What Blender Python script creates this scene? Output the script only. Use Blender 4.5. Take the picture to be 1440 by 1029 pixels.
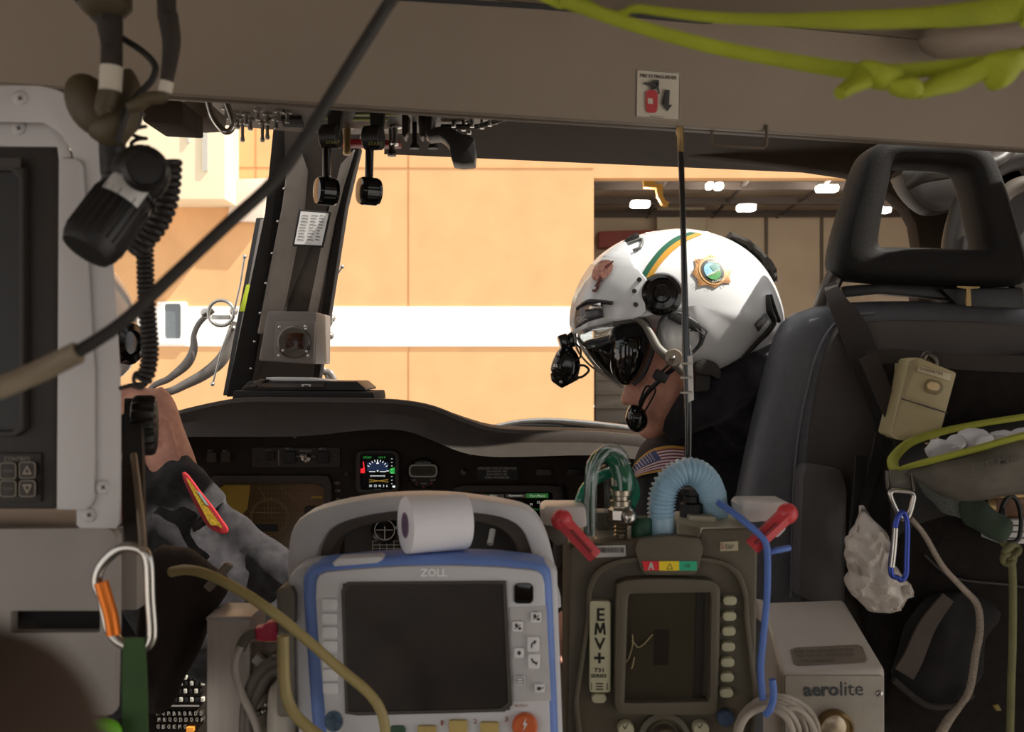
import bpy, bmesh, math, random
from mathutils import Vector as V, Matrix, noise
random.seed(7)
PI = math.pi
for o in list(bpy.data.objects): bpy.data.objects.remove(o)
S = bpy.context.scene
COL = S.collection

# ------------------------------------------------------------ camera, sky, sun, exposure
F = 1400.0; CZ = 1.15
cam_d = bpy.data.cameras.new('camera'); cam = bpy.data.objects.new('camera', cam_d); COL.objects.link(cam)
cam.location = (0, 0, CZ); cam.rotation_euler = (PI/2, 0, 0)
cam_d.sensor_width = 36; cam_d.lens = 35.0; cam_d.clip_start = 0.02; cam_d.clip_end = 500
cam_d.dof.use_dof = True; cam_d.dof.focus_distance = 1.75; cam_d.dof.aperture_fstop = 12
S.camera = cam
w = bpy.data.worlds.new('sky'); S.world = w; w.use_nodes = True
bg = w.node_tree.nodes['Background']; bg.inputs[0].default_value = (0.97, 0.96, 0.96, 1); bg.inputs[1].default_value = 1.15
sd = bpy.data.lights.new('sun', 'SUN'); sd.energy = 9.0; sd.angle = 0.01; sd.color = (1, .95, .87)
sun = bpy.data.objects.new('sun', sd); COL.objects.link(sun); sun.location = (5, -5, 10)
sun.rotation_euler = V((0.60, -0.17, 0.78)).to_track_quat('Z', 'Y').to_euler()
vs = S.view_settings; vs.view_transform = 'Standard'; vs.look = 'None'; vs.gamma = 1; vs.use_curve_mapping = False
vs.exposure = 0.0

# ------------------------------------------------------------ materials
def lin(c):
    return tuple(((x/255)/12.92 if x/255 <= .04045 else ((x/255+.055)/1.055)**2.4) for x in c) + (1,)
MATS = {}
def mat(name, c, rough=.5, metal=0, vary=.08, scale=30, bump=0, bscale=200, spec=.5, coat=0, emit=None, es=0, trans=0, kind='noise', stretch=None, sheen=0):
    if name in MATS: return MATS[name]
    m = bpy.data.materials.new(name); m.use_nodes = True; nt = m.node_tree; b = nt.nodes['Principled BSDF']
    b.inputs['Roughness'].default_value = rough; b.inputs['Metallic'].default_value = metal
    b.inputs['Specular IOR Level'].default_value = spec; b.inputs['Coat Weight'].default_value = coat
    b.inputs['Transmission Weight'].default_value = trans; b.inputs['Sheen Weight'].default_value = sheen
    L = lin(c); b.inputs['Base Color'].default_value = L
    tc = nt.nodes.new('ShaderNodeTexCoord'); mp = nt.nodes.new('ShaderNodeMapping'); nt.links.new(tc.outputs['Object'], mp.inputs[0])
    if stretch: mp.inputs['Scale'].default_value = stretch
    if vary:
        n = nt.nodes.new('ShaderNodeTexNoise'); n.inputs['Scale'].default_value = scale; n.inputs['Detail'].default_value = 4
        nt.links.new(mp.outputs[0], n.inputs[0])
        r = nt.nodes.new('ShaderNodeMapRange'); r.inputs[1].default_value = .3; r.inputs[2].default_value = .7
        r.inputs[3].default_value = 1-vary*1.6; r.inputs[4].default_value = 1+vary
        nt.links.new(n.outputs[0], r.inputs[0])
        mx = nt.nodes.new('ShaderNodeVectorMath'); mx.operation = 'SCALE'; mx.inputs[0].default_value = L[:3]
        nt.links.new(r.outputs[0], mx.inputs['Scale']); nt.links.new(mx.outputs[0], b.inputs['Base Color'])
    if bump:
        n2 = nt.nodes.new('ShaderNodeTexNoise'); n2.inputs['Scale'].default_value = bscale; n2.inputs['Detail'].default_value = 3
        nt.links.new(mp.outputs[0], n2.inputs[0])
        bp = nt.nodes.new('ShaderNodeBump'); bp.inputs['Strength'].default_value = bump; bp.inputs['Distance'].default_value = .002
        nt.links.new(n2.outputs[0], bp.inputs['Height']); nt.links.new(bp.outputs[0], b.inputs['Normal'])
    if emit:
        b.inputs['Emission Color'].default_value = lin(emit); b.inputs['Emission Strength'].default_value = es
    MATS[name] = m; return m
def glassmat(name, tint, refl=.06, rough=.02):
    m = bpy.data.materials.new(name); m.use_nodes = True; nt = m.node_tree; nt.nodes.remove(nt.nodes['Principled BSDF'])
    t = nt.nodes.new('ShaderNodeBsdfTransparent'); t.inputs[0].default_value = tint
    g = nt.nodes.new('ShaderNodeBsdfGlossy'); g.inputs['Roughness'].default_value = rough
    lw = nt.nodes.new('ShaderNodeLayerWeight'); lw.inputs[0].default_value = .15
    r = nt.nodes.new('ShaderNodeMapRange'); r.inputs[3].default_value = refl; r.inputs[4].default_value = min(1, refl*6)
    nt.links.new(lw.outputs['Fresnel'], r.inputs[0])
    x = nt.nodes.new('ShaderNodeMixShader'); nt.links.new(r.outputs[0], x.inputs[0]); nt.links.new(t.outputs[0], x.inputs[1]); nt.links.new(g.outputs[0], x.inputs[2])
    nt.links.new(x.outputs[0], nt.nodes['Material Output'].inputs[0]); MATS[name] = m; return m

M_cab = mat('cabin_panel', (142,127,111), .6, vary=.05, scale=6, bump=.15, bscale=400)
M_trimdk = mat('dark_trim', (58,45,33), .8, spec=.2, vary=.08, bump=.3, bscale=300)
M_trimmid = mat('mid_trim', (98,84,70), .65, vary=.06, bump=.2)
M_black = mat('black_plastic', (22,19,17), .45, vary=.1)
M_blackmat = mat('black_matte', (26,22,19), .8, vary=.1, bump=.2)
M_blackgl = mat('black_gloss', (12,11,10), .12, vary=0, spec=.6)
M_rubber = mat('rubber', (34,28,23), .55, vary=.1, bump=.2)
M_grey = mat('grey_plastic', (100,96,94), .45, vary=.06)
M_white = mat('white_plastic', (205,202,198), .4, vary=.04)
M_offwhite = mat('offwhite', (190,184,172), .5, vary=.05)
M_steel = mat('steel', (190,186,180), .25, 1, vary=.08)
M_dksteel = mat('dark_steel', (90,84,78), .35, 1, vary=.1)
M_brass = mat('brass', (150,125,85), .35, .9, vary=.1)
M_rack = mat('rack_grey_paint', (196,191,189), .5, vary=.04, scale=12, bump=.1)
M_rack2 = mat('rack_cabinet_paint', (150,143,137), .6, vary=.10, scale=8)
M_panel = mat('instrument_panel', (54,46,39), .75, spec=.25, vary=.08, bump=.15)
M_glare = mat('glareshield_skin', (50,42,35), .7, spec=.25, vary=.08, bump=.25, bscale=500)
M_mark = mat('white_marking', (190,186,178), .6, vary=0)
M_glass = glassmat('window_glass', (.97,.98,.98,1), .015)
M_clear = glassmat('clear_plastic', (.86,.9,.92,1), .16, .08)

# ------------------------------------------------------------ geometry helpers
def P(px, py, Y): return V(((px-720)/F*Y, Y, CZ-(py-514.5)/F*Y))
def P3(t, Y=None): return P(t[0], t[1], t[2] if len(t) > 2 else Y)
def wpx(n, Y): return n/F*Y
def rr(x0, y0, x1, y1, r, seg=4, skew=0):
    out = []
    for cx, cy, a0 in ((x1-r, y0+r, -90), (x1-r, y1-r, 0), (x0+r, y1-r, 90), (x0+r, y0+r, 180)):
        for i in range(seg+1):
            a = math.radians(a0+90*i/seg); out.append((cx+r*math.cos(a)+skew*(cy-y0), cy+r*math.sin(a)))
    return out
def ell(cx, cy, rx, ry=None, n=28, rot=0):
    ry = ry or rx; c, s = math.cos(rot), math.sin(rot)
    return [(cx+rx*math.cos(2*PI*i/n)*c-ry*math.sin(2*PI*i/n)*s, cy+rx*math.cos(2*PI*i/n)*s+ry*math.sin(2*PI*i/n)*c) for i in range(n)]
def rotp(pts, cx, cy, a):
    a = math.radians(a); c, s = math.cos(a), math.sin(a)
    return [(cx+(x-cx)*c-(y-cy)*s, cy+(x-cx)*s+(y-cy)*c) for x, y in pts]
def smooth(pts, n=6, closed=False):
    pts = [V(p) for p in pts]; out = []; N = len(pts)
    if N < 3: return pts
    rng = range(N) if closed else range(N-1)
    for i in rng:
        if closed: p0, p1, p2, p3 = pts[i-1], pts[i], pts[(i+1) % N], pts[(i+2) % N]
        else: p0, p1, p2, p3 = pts[max(i-1, 0)], pts[i], pts[i+1], pts[min(i+2, N-1)]
        for k in range(n):
            t = k/n; t2 = t*t; t3 = t2*t
            out.append(.5*((2*p1)+(-p0+p2)*t+(2*p0-5*p1+4*p2-p3)*t2+(-p0+3*p1-3*p2+p3)*t3))
    if not closed: out.append(pts[-1])
    return out
def sm2(poly, n=3):
    return [(p.x, p.y) for p in smooth([(x, y, 0) for x, y in poly], n, True)]
def polar(poly, cx, cy, N):
    R = []
    for i in range(N):
        a = 2*PI*i/N; dx, dy = math.cos(a), math.sin(a); best = 0
        for k in range(len(poly)):
            x1, y1 = poly[k][0]-cx, poly[k][1]-cy; x2, y2 = poly[(k+1) % len(poly)][0]-cx, poly[(k+1) % len(poly)][1]-cy
            ex, ey = x2-x1, y2-y1; den = dx*ey-dy*ex
            if abs(den) < 1e-9: continue
            t = (x1*ey-y1*ex)/den; u = (x1*dy-y1*dx)/den
            if t > 0 and -1e-6 <= u <= 1+1e-6: best = max(best, t)
        R.append(best or 1)
    return R
class Pill:
    """rounded body: silhouette given in the plane Y=Yc, depth D towards and away from the viewer"""
    def __init__(s, poly, Yc, Df, Db=None, c=None, p=2.0, N=56):
        s.poly = poly; s.Yc = Yc; s.Df = Df; s.Db = Df if Db is None else Db; s.p = p; s.N = N
        s.c = c or (sum(q[0] for q in poly)/len(poly), sum(q[1] for q in poly)/len(poly))
        s.R = polar(poly, s.c[0], s.c[1], N)
    def surf(s, off=0):
        def f(u, v):
            Y = s.Yc-s.Df
            for _ in range(8):
                x = 720+(u-720)*Y/s.Yc; y = 514.5+(v-514.5)*Y/s.Yc
                dx, dy = x-s.c[0], y-s.c[1]; a = (math.atan2(dy, dx)/(2*PI) % 1)*s.N; i = int(a); fr = a-i
                R = s.R[i % s.N]*(1-fr)+s.R[(i+1) % s.N]*fr
                rho = min(math.hypot(dx, dy)/R, .985)
                Y = .5*Y+.5*(s.Yc-s.Df*(1-rho**s.p)**(1/s.p))
            return P(u, v, Y-off)
        return f
class MB:
    def __init__(s): s.b = bmesh.new()
    def _bev(s, es, off, seg=2):
        if off > 0 and es: bmesh.ops.bevel(s.b, geom=list(es), offset=off, segments=seg, profile=.6, affect='EDGES', clamp_overlap=True)
    def prism3(s, pts, vec, bev=0, seg=2):
        vec = V(vec); n = len(pts); a = [s.b.verts.new(p) for p in pts]; c = [s.b.verts.new(V(p)+vec) for p in pts]
        f0 = s.b.faces.new(a); f1 = s.b.faces.new(list(reversed(c))); fs = [f0, f1]
        for i in range(n): fs.append(s.b.faces.new((a[(i+1) % n], a[i], c[i], c[(i+1) % n])))
        bmesh.ops.recalc_face_normals(s.b, faces=fs)
        if bev:
            es = set(f0.edges) | set(f1.edges)
            for i in range(n):
                e = s.b.edges.get((a[i], c[i])); p, q, r = V(pts[i-1]), V(pts[i]), V(pts[(i+1) % n])
                if (q-p).angle(r-q, 0) > .6: es.add(e)
            s._bev(es, bev, seg)
        return s
    def prism(s, poly, Y, t, bev=0, seg=2): return s.prism3([P3(p, Y) for p in poly], (0, t, 0), bev, seg)
    def box(s, c, size, R=None, bev=0):
        c = V(c); h = V(size)/2; R = R or Matrix.Identity(3)
        pts = [c+R@V((sx*h.x, -h.y, sz*h.z)) for sx, sz in ((-1,-1),(1,-1),(1,1),(-1,1))]
        return s.prism3(pts, R@V((0, 2*h.y, 0)), bev)
    def ring(s, outer, inner, Y, t, bev=0, N=48, c=None):
        cx, cy = c or (sum(p[0] for p in inner)/len(inner), sum(p[1] for p in inner)/len(inner))
        Ro, Ri = polar(outer, cx, cy, N), polar(inner, cx, cy, N); L = [[], [], [], []]
        for i in range(N):
            a = 2*PI*i/N
            for k, (R, yy) in enumerate(((Ro, 0), (Ri, 0), (Ri, t), (Ro, t))):
                L[k].append(s.b.verts.new(P(cx+R[i]*math.cos(a), cy+R[i]*math.sin(a), Y)+V((0, yy, 0))))
        fs = []
        for k in range(4):
            A, B = L[k], L[(k+1) % 4]
            for i in range(N): fs.append(s.b.faces.new((A[i], A[(i+1) % N], B[(i+1) % N], B[i])))
        bmesh.ops.recalc_face_normals(s.b, faces=fs)
        if bev:
            es = [e for A in L[:2] for i in range(N) for e in [s.b.edges.get((A[i], A[(i+1) % N]))]]
            s._bev(es, bev)
        return s
    def puffring(s, outer, inner, Yc, D, p=2.4, N=72, M=14, c=None):
        cx, cy = c or (sum(q[0] for q in inner)/len(inner), sum(q[1] for q in inner)/len(inner))
        Ro, Ri = polar(outer, cx, cy, N), polar(inner, cx, cy, N); G = []
        for i in range(N):
            a = 2*PI*i/N; mid = (Ro[i]+Ri[i])/2; hw = (Ro[i]-Ri[i])/2; row = []
            for j in range(M):
                b = 2*PI*j/M; cc, ss = math.cos(b), math.sin(b)
                r = mid+hw*math.copysign(abs(cc)**(2/p), cc); y = D*math.copysign(abs(ss)**(2/p), ss)
                row.append(s.b.verts.new(P(cx+r*math.cos(a), cy+r*math.sin(a), Yc)+V((0, y, 0))))
            G.append(row)
        fs = [s.b.faces.new((G[i][j], G[(i+1) % N][j], G[(i+1) % N][(j+1) % M], G[i][(j+1) % M])) for i in range(N) for j in range(M)]
        bmesh.ops.recalc_face_normals(s.b, faces=fs); return s
    def pill(s, q, M=12, rough=0, rs=20):
        N = q.N; G = []
        for j in range(1, 2*M):
            ph = PI*j/(2*M); sn = math.sin(ph)**(2/q.p); cs = math.copysign(abs(math.cos(ph))**(2/q.p), math.cos(ph))
            row = []
            for i in range(N):
                a = 2*PI*i/N; v = P(q.c[0]+q.R[i]*sn*math.cos(a), q.c[1]+q.R[i]*sn*math.sin(a), q.Yc)
                v.y -= (q.Df if cs > 0 else q.Db)*cs
                if rough: v += rough*noise.noise_vector(v*rs)+rough*.5*noise.noise_vector(v*rs*2.3)
                row.append(s.b.verts.new(v))
            G.append(row)
        ct = P(q.c[0], q.c[1], q.Yc); top = s.b.verts.new(ct-V((0, q.Df, 0))); bot = s.b.verts.new(ct+V((0, q.Db, 0))); fs = []
        for j in range(len(G)-1):
            for i in range(N): fs.append(s.b.faces.new((G[j][i], G[j+1][i], G[j+1][(i+1) % N], G[j][(i+1) % N])))
        for i in range(N):
            fs.append(s.b.faces.new((top, G[0][i], G[0][(i+1) % N]))); fs.append(s.b.faces.new((bot, G[-1][(i+1) % N], G[-1][i])))
        bmesh.ops.recalc_face_normals(s.b, faces=fs); return s
    def tube(s, pts, r, n=12, closed=False, sm=0, flat=None):
        pts = [V(p) for p in pts]; rad = r if isinstance(r, (list, tuple)) else None
        if sm:
            if rad:
                K = len(pts); rp = smooth([(x, 0, 0) for x in rad], sm, closed); rad = [q.x for q in rp] if K > 2 else rad
            pts = smooth(pts, sm, closed)
        N = len(pts); T = []
        for i in range(N):
            a = pts[i-1] if (i or closed) else pts[0]; b = pts[(i+1) % N] if (i < N-1 or closed) else pts[-1]
            d = (b-a); T.append(d.normalized() if d.length > 1e-9 else V((0, 0, 1)))
        up = V((0, 1, 0)) if abs(T[0].y) < .9 else V((0, 0, 1)); u = (up-T[0]*up.dot(T[0])).normalized(); rows = []
        for i in range(N):
            u = (u-T[i]*u.dot(T[i])); u = u.normalized() if u.length > 1e-6 else V((1, 0, 0)); v = T[i].cross(u)
            R = rad[i] if rad else r; fu = flat if flat else 1
            rows.append([s.b.verts.new(pts[i]+(u*math.cos(2*PI*k/n)*R*fu+v*math.sin(2*PI*k/n)*R)) for k in range(n)])
        fs = []
        for i in range(N if closed else N-1):
            A, B = rows[i], rows[(i+1) % N]
            for k in range(n): fs.append(s.b.faces.new((A[k], A[(k+1) % n], B[(k+1) % n], B[k])))
        if not closed: fs.append(s.b.faces.new(list(reversed(rows[0])))); fs.append(s.b.faces.new(rows[-1]))
        bmesh.ops.recalc_face_normals(s.b, faces=fs); return s
    def lathe(s, prof, o, ax, n=32):
        o = V(o); ax = V(ax).normalized(); u = ax.orthogonal().normalized(); v = ax.cross(u); rows = []
        for r, h in prof:
            if r < 1e-6: rows.append([s.b.verts.new(o+ax*h)])
            else: rows.append([s.b.verts.new(o+ax*h+(u*math.cos(2*PI*k/n)+v*math.sin(2*PI*k/n))*r) for k in range(n)])
        fs = []
        for A, B in zip(rows, rows[1:]):
            for k in range(n):
                k2 = (k+1) % n
                if len(A) == 1 and len(B) == 1: continue
                if len(A) == 1: fs.append(s.b.faces.new((A[0], B[k], B[k2])))
                elif len(B) == 1: fs.append(s.b.faces.new((A[k], A[k2], B[0])))
                else: fs.append(s.b.faces.new((A[k], A[k2], B[k2], B[k])))
        if len(rows[0]) > 1: fs.append(s.b.faces.new(rows[0]))
        if len(rows[-1]) > 1: fs.append(s.b.faces.new(rows[-1]))
        bmesh.ops.recalc_face_normals(s.b, faces=fs); return s
    def cyl(s, c, ax, r, h, n=28, bev=0):
        b = min(bev or r*.08, h*.4, r*.5)
        return s.lathe([(0, -h/2), (r-b, -h/2), (r, -h/2+b), (r, h/2-b), (r-b, h/2), (0, h/2)], c, ax, n)
    def ball(s, c, r, sc=(1, 1, 1), n=16, R=None):
        c = V(c); mt = Matrix.Translation(c) @ (R.to_4x4() if R else Matrix.Identity(4)) @ Matrix.Diagonal((*[r*x for x in sc], 1))
        bmesh.ops.create_uvsphere(s.b, u_segments=n*2, v_segments=n, radius=1, matrix=mt); return s
    def decal(s, poly, surf, cuts=0):
        t = bmesh.new(); t.faces.new([t.verts.new((x, y, 0)) for x, y in poly]); bmesh.ops.triangulate(t, faces=t.faces[:])
        for _ in range(cuts): bmesh.ops.subdivide_edges(t, edges=t.edges[:], cuts=1, use_grid_fill=True); bmesh.ops.triangulate(t, faces=t.faces[:])
        mp = {v: s.b.verts.new(surf(v.co.x, v.co.y)) for v in t.verts}
        for f in t.faces:
            try: s.b.faces.new([mp[v] for v in f.verts])
            except ValueError: pass
        t.free(); return s
    def band(s, A, B, surf, na=3, rows=None):
        G = []
        for (a, b) in zip(A, B): G.append([s.b.verts.new(surf(a[0]+(b[0]-a[0])*k/na, a[1]+(b[1]-a[1])*k/na)) for k in range(na+1)])
        for i in range(len(G)-1):
            for k in range(na): s.b.faces.new((G[i][k], G[i+1][k], G[i+1][k+1], G[i][k+1]))
        return s
    def text(s, txt, cx, cy, wd, ht, surf, rot=0, bold=0, skew=0):
        cu = bpy.data.curves.new('t', 'FONT'); cu.body = txt; cu.size = 1; cu.align_x = 'LEFT'; cu.offset = bold; cu.resolution_u = 2
        ob = bpy.data.objects.new('t', cu); COL.objects.link(ob); dg = bpy.context.evaluated_depsgraph_get()
        me = bpy.data.meshes.new_from_object(ob.evaluated_get(dg)); bpy.data.objects.remove(ob)
        xs = [v.co.x for v in me.vertices]; ys = [v.co.y for v in me.vertices]
        if not xs: return s
        x0, x1, y0, y1 = min(xs), max(xs), min(ys), max(ys); a = math.radians(rot); ca, sa = math.cos(a), math.sin(a); vs_ = []
        for v in me.vertices:
            x = ((v.co.x-x0)/(x1-x0)-.5)*wd; y = -((v.co.y-y0)/(y1-y0)-.5)*ht; x += skew*y
            vs_.append(s.b.verts.new(surf(cx+x*ca-y*sa, cy+x*sa+y*ca)))
        for f in me.polygons:
            try: s.b.faces.new([vs_[i] for i in f.vertices])
            except ValueError: pass
        bpy.data.meshes.remove(me); return s
def letters(items, parent, m_, surf, name='lettering', bold=0):
    for it in items:
        t, x, y, w_, h_ = it[:5]; obj(name, MB().text(t, x, y, w_, h_, surf, rot=it[5] if len(it) > 5 else 0, bold=bold), m_, parent)
def flat(Y): return lambda u, v: P(u, v, Y)
def plane(p0, p1, p2, off=0):
    n = (p1-p0).cross(p2-p0).normalized()
    if n.y > 0: n = -n
    q = p0+n*off; c = V((0, 0, CZ))
    def f(u, v):
        d = P(u, v, 1)-c; return c+d*((q-c).dot(n)/d.dot(n))
    return f
WL = {}
def thing(name, label, cat, loc, group=None):
    o = bpy.data.objects.new(name, None); COL.objects.link(o); o.location = loc; o.empty_display_size = .02
    o['label'] = label; o['category'] = cat; WL[o.name] = V(loc)
    if group: o['group'] = group
    return o
def root_loc(o):
    while o.parent: o = o.parent
    return WL.get(o.name, V((0, 0, 0)))
def obj(name, mb, m, parent=None, label=None, cat=None, group=None, kind=None, ang=38, remesh=0, sub=0, base=True):
    b = mb.b
    if parent is not None: off = root_loc(parent)
    elif base and len(b.verts):
        xs = [v.co for v in b.verts]; off = V((sum(p.x for p in xs)/len(xs), sum(p.y for p in xs)/len(xs), min(p.z for p in xs)))
    else: off = V((0, 0, 0))
    for v in b.verts: v.co -= off
    me = bpy.data.meshes.new(name); b.to_mesh(me); b.free(); o = bpy.data.objects.new(name, me); COL.objects.link(o)
    if remesh:
        md = o.modifiers.new('r', 'REMESH'); md.mode = 'VOXEL'; md.voxel_size = remesh; md.use_smooth_shade = True
        md2 = o.modifiers.new('s', 'SMOOTH'); md2.iterations = 6; md2.factor = .5
        dg = bpy.context.evaluated_depsgraph_get(); me2 = bpy.data.meshes.new_from_object(o.evaluated_get(dg)); o.modifiers.clear(); o.data = me2; me = me2
    for p in me.polygons: p.use_smooth = True
    try: me.set_sharp_from_angle(angle=math.radians(ang if not remesh else 180))
    except Exception: pass
    me.materials.clear(); me.materials.append(m)
    if sub: md = o.modifiers.new('sub', 'SUBSURF'); md.levels = md.render_levels = sub
    if parent is not None: o.parent = parent
    else: o.location = off; WL[o.name] = off
    if label: o['label'] = label
    if cat: o['category'] = cat
    if group: o['group'] = group
    if kind: o['kind'] = kind
    return o
def struct(name, mb, m, **k): return obj(name, mb, m, kind='structure', **k)
def folds(mb, amp, sc):
    for v in mb.b.verts: v.co += V((amp*noise.noise(v.co*sc), amp*noise.noise(v.co*sc+V((9, 0, 0))), amp*noise.noise(v.co*sc+V((0, 7, 0)))))
    return mb
def helix(path, R, turns, n=12, ph=0):
    path = smooth(path, 12); L = [0]
    for a, b in zip(path, path[1:]): L.append(L[-1]+(b-a).length)
    tot = L[-1]; out = []; K = int(turns*n); j = 0
    for i in range(K+1):
        d = tot*i/K
        while j < len(L)-2 and L[j+1] < d: j += 1
        t = (d-L[j])/max(L[j+1]-L[j], 1e-9); p = path[j].lerp(path[j+1], t); T = (path[j+1]-path[j]).normalized()
        u = (V((0, 1, 0))-T*T.y).normalized(); v = T.cross(u); a = 2*PI*i/n+ph
        out.append(p+u*math.cos(a)*R+v*math.sin(a)*R)
    return out

# ============================================================ THE SETTING: helicopter shell
YAW = math.radians(12)
def H(x, y, z): return V((.06+x*math.cos(YAW)-y*math.sin(YAW), x*math.sin(YAW)+y*math.cos(YAW), z))
def hbox(mb, x0, x1, y0, y1, z0, z1, bev=0):
    return mb.prism3([H(x0, y0, z0), H(x1, y0, z0), H(x1, y1, z0), H(x0, y1, z0)], (0, 0, z1-z0), bev)
g = MB(); g.prism3([(-90, -40, -.5), (90, -40, -.5), (90, 24, -.5), (-90, 24, -.5)], (0, 0, -.3))
struct('ground', g, mat('apron_concrete', (170,167,164), .9, vary=.1, scale=.6))
struct('floor', hbox(MB(), -1.3, 1.3, -1.8, 3.0, -.04, 0), mat('cabin_floor', (90,86,80), .8, bump=.3))
ck = MB()
hbox(ck, -1.3, 1.3, .80, 0.98, 1.575, 1.60); hbox(ck, .1, 1.3, 1.62, 1.95, 1.56, 1.60); hbox(ck, -1.3, .1, 1.62, 1.66, 1.56, 1.60)
hbox(ck, -.50, .12, .98, 1.62, 1.56, 1.60); hbox(ck, -1.3, -1.0, .98, 1.62, 1.56, 1.60); hbox(ck, 1.24, 1.3, .98, 1.62, 1.56, 1.60)
struct('ceiling_cockpit', ck, M_trimdk)
# roof windows over the two pilots
struct('window_1', hbox(MB(), .12, 1.24, .98, 1.62, 1.585, 1.589), M_glass)
struct('window_2', hbox(MB(), -1.0, -.50, .98, 1.62, 1.585, 1.589), M_glass)
def side(sx):
    m = MB(); x0, x1 = (1.27, 1.31) if sx > 0 else (-1.31, -1.27)
    hbox(m, x0, x1, .95, 3.0, 0, .82); hbox(m, x0, x1, .75, 1.0, 0, 1.6); hbox(m, x0, x1, .95, 1.15, .8, 1.6)
    hbox(m, x0, x1, -1.8, -1.45, 0, 1.6); hbox(m, x0, x1, 1.1, 2.1, 1.52, 1.6); hbox(m, x0, x1, -1.5, .8, 1.50, 1.6)
    return m
struct('wall_left', side(-1), M_trimmid); struct('wall_right', side(1), M_trimmid)
rw = MB(); hbox(rw, -1.31, 1.31, -1.84, -1.8, 0, .95); hbox(rw, -1.31, -.9, -1.84, -1.8, .9, 1.6); hbox(rw, .9, 1.31, -1.84, -1.8, .9, 1.6); hbox(rw, -1.31, 1.31, -1.84, -1.8, 1.45, 1.6)
struct('wall_rear', rw, M_trimmid)
# lower nose below the instrument panel
nz = MB(); nz.prism3([P(-500, 640, 2.6), P(2200, 660, 2.6), P(2200, 1700, 2.6), P(-500, 1700, 2.6)], (0, .04, 0))
struct('wall_front', nz, M_trimdk)
ns = MB(); ns.prism3([P(-300, 634, 2.64), P(1500, 640, 2.64), P(1300, 650, 3.3), P(-200, 645, 3.3)], (0, 0, -.5), .02); struct('wall_nose', ns, mat('nose_paint', (60,58,56), .5))
# overhead bulkhead between cabin and cockpit
HA, HB = P(0, 116, .95), P(1440, 208, 1.235)
hd = HB-HA; HU = V((0, -.03, .112)); e0, e1 = HA-hd*.55, HA+hd*1.5
hdr = MB(); hdr.prism3([e0, e1, e1+HU, e0+HU], V((-.003, .012, 0)), .003)
struct('wall_bulkhead_header', hdr, M_cab)
lip = MB(); lip.prism3([e0+V((-.003, .0125, -.001)), e1+V((-.003, .0125, -.001)), e1+V((-.003, .0125, .05)), e0+V((-.003, .0125, .05))], (-.004, .018, .002), .003)
struct('trim_1', lip, M_trimmid)
cl = MB(); cl.prism3([e0+HU+V((0,.04,0)), e1+HU+V((0,.04,0)), H(1.6, -1.8, 1.56), H(-1.6, -1.8, 1.56)], (0, 0, .04)); struct('ceiling', cl, M_cab)
HP = lambda off=0: plane(HA, HB, HA+HU, off)
gap = MB(); gap.decal([(548, -8), (760, 6), (1004, 30), (1002, 34), (990, 34), (760, 13), (548, 0)], HP(.0012)); struct('trim_2', gap, M_black)
blk = MB(); blk.pill(Pill(sm2([(1288, 52), (1320, 40), (1500, 18), (1500, 78), (1370, 80), (1310, 78)]), 1.12, .03, N=40), 6); struct('trim_3', blk, M_cab)
# windscreen frame: top strip and the right hand pillar with its curved inner edge
fr = MB(); fr.prism([(560, 120), (1500, 150), (1500, 760), (1306, 760), (1300, 640), (1291, 500), (1291, 400), (1293, 345), (1288, 315), (1276, 292), (1255, 274), (1228, 258), (1196, 245), (1100, 231), (1000, 220), (900, 210), (780, 204), (640, 200), (560, 198)], 1.93, .05, .006)
struct('trim_4', fr, M_trimdk)
vis = MB(); vis.prism(sm2([(1268, 236), (1310, 226), (1372, 222), (1420, 215), (1450, 262), (1372, 286), (1326, 298), (1303, 293), (1278, 268)]), 1.80, .06, .012)
struct('trim_5', vis, mat('side_trim', (52,44,37), .5, vary=.06))
hnd = MB(); hnd.tube([P(1276, 262, 1.72), P(1300, 246, 1.70), P(1345, 240, 1.70), P(1400, 228, 1.70), P(1425, 205, 1.72)], [.008, .014, .012, .012, .01], sm=5)
obj('overhead_grab_handle', hnd, mat('side_trim', (52,44,37)), label='curved grab handle seen through the opening of the right headrest', cat='handle')
arc = MB()
arc.tube([P(1436+95*math.cos(a), 372-150*math.sin(a), 1.75) for a in [PI*(.32+.9*i/14) for i in range(15)]], .022, sm=2)
struct('trim_6', arc, mat('side_trim', (52,44,37)))
arc2 = MB(); arc2.tube([P(1446+72*math.cos(a), 400-142*math.sin(a), 1.70) for a in [PI*(.35+.85*i/14) for i in range(15)]], .014, sm=2)
struct('trim_7', arc2, mat('door_seal', (78,66,54), .6))
sl = MB(); sl.tube([P(1291, 335, 1.915), P(1330, 347, 1.915), P(1375, 348, 1.90)], .0012); sl.tube([P(1292, 334, 1.92), P(1318, 345, 1.92)], .0012)
wall2 = MB(); wall2.prism([(1385, 205), (1600, 205), (1600, 900), (1385, 900)], 1.80, .03, .004); struct('trim_8', wall2, mat('door_trim_dark', (48,41,35), .6))
sl.b.free()
bx = MB(); bx.prism([(196, 138), (257, 141), (258, 174), (200, 171)], 1.18, .08, .004); struct('trim_9', bx, M_trimdk)
# windscreen panes
wl = MB(); wl.prism3([P(-420, 60, 1.9), P(388, 150, 1.9), P(332, 600, 2.5), P(-420, 640, 2.5)], (0, .004, 0)); struct('window_3', wl, M_glass)
wr = MB(); wr.prism3([P(505, 160, 2.05), P(1298, 215, 2.05), P(1308, 660, 2.5), P(452, 600, 2.5)], (0, .004, 0)); struct('window_4', wr, M_glass)
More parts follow.
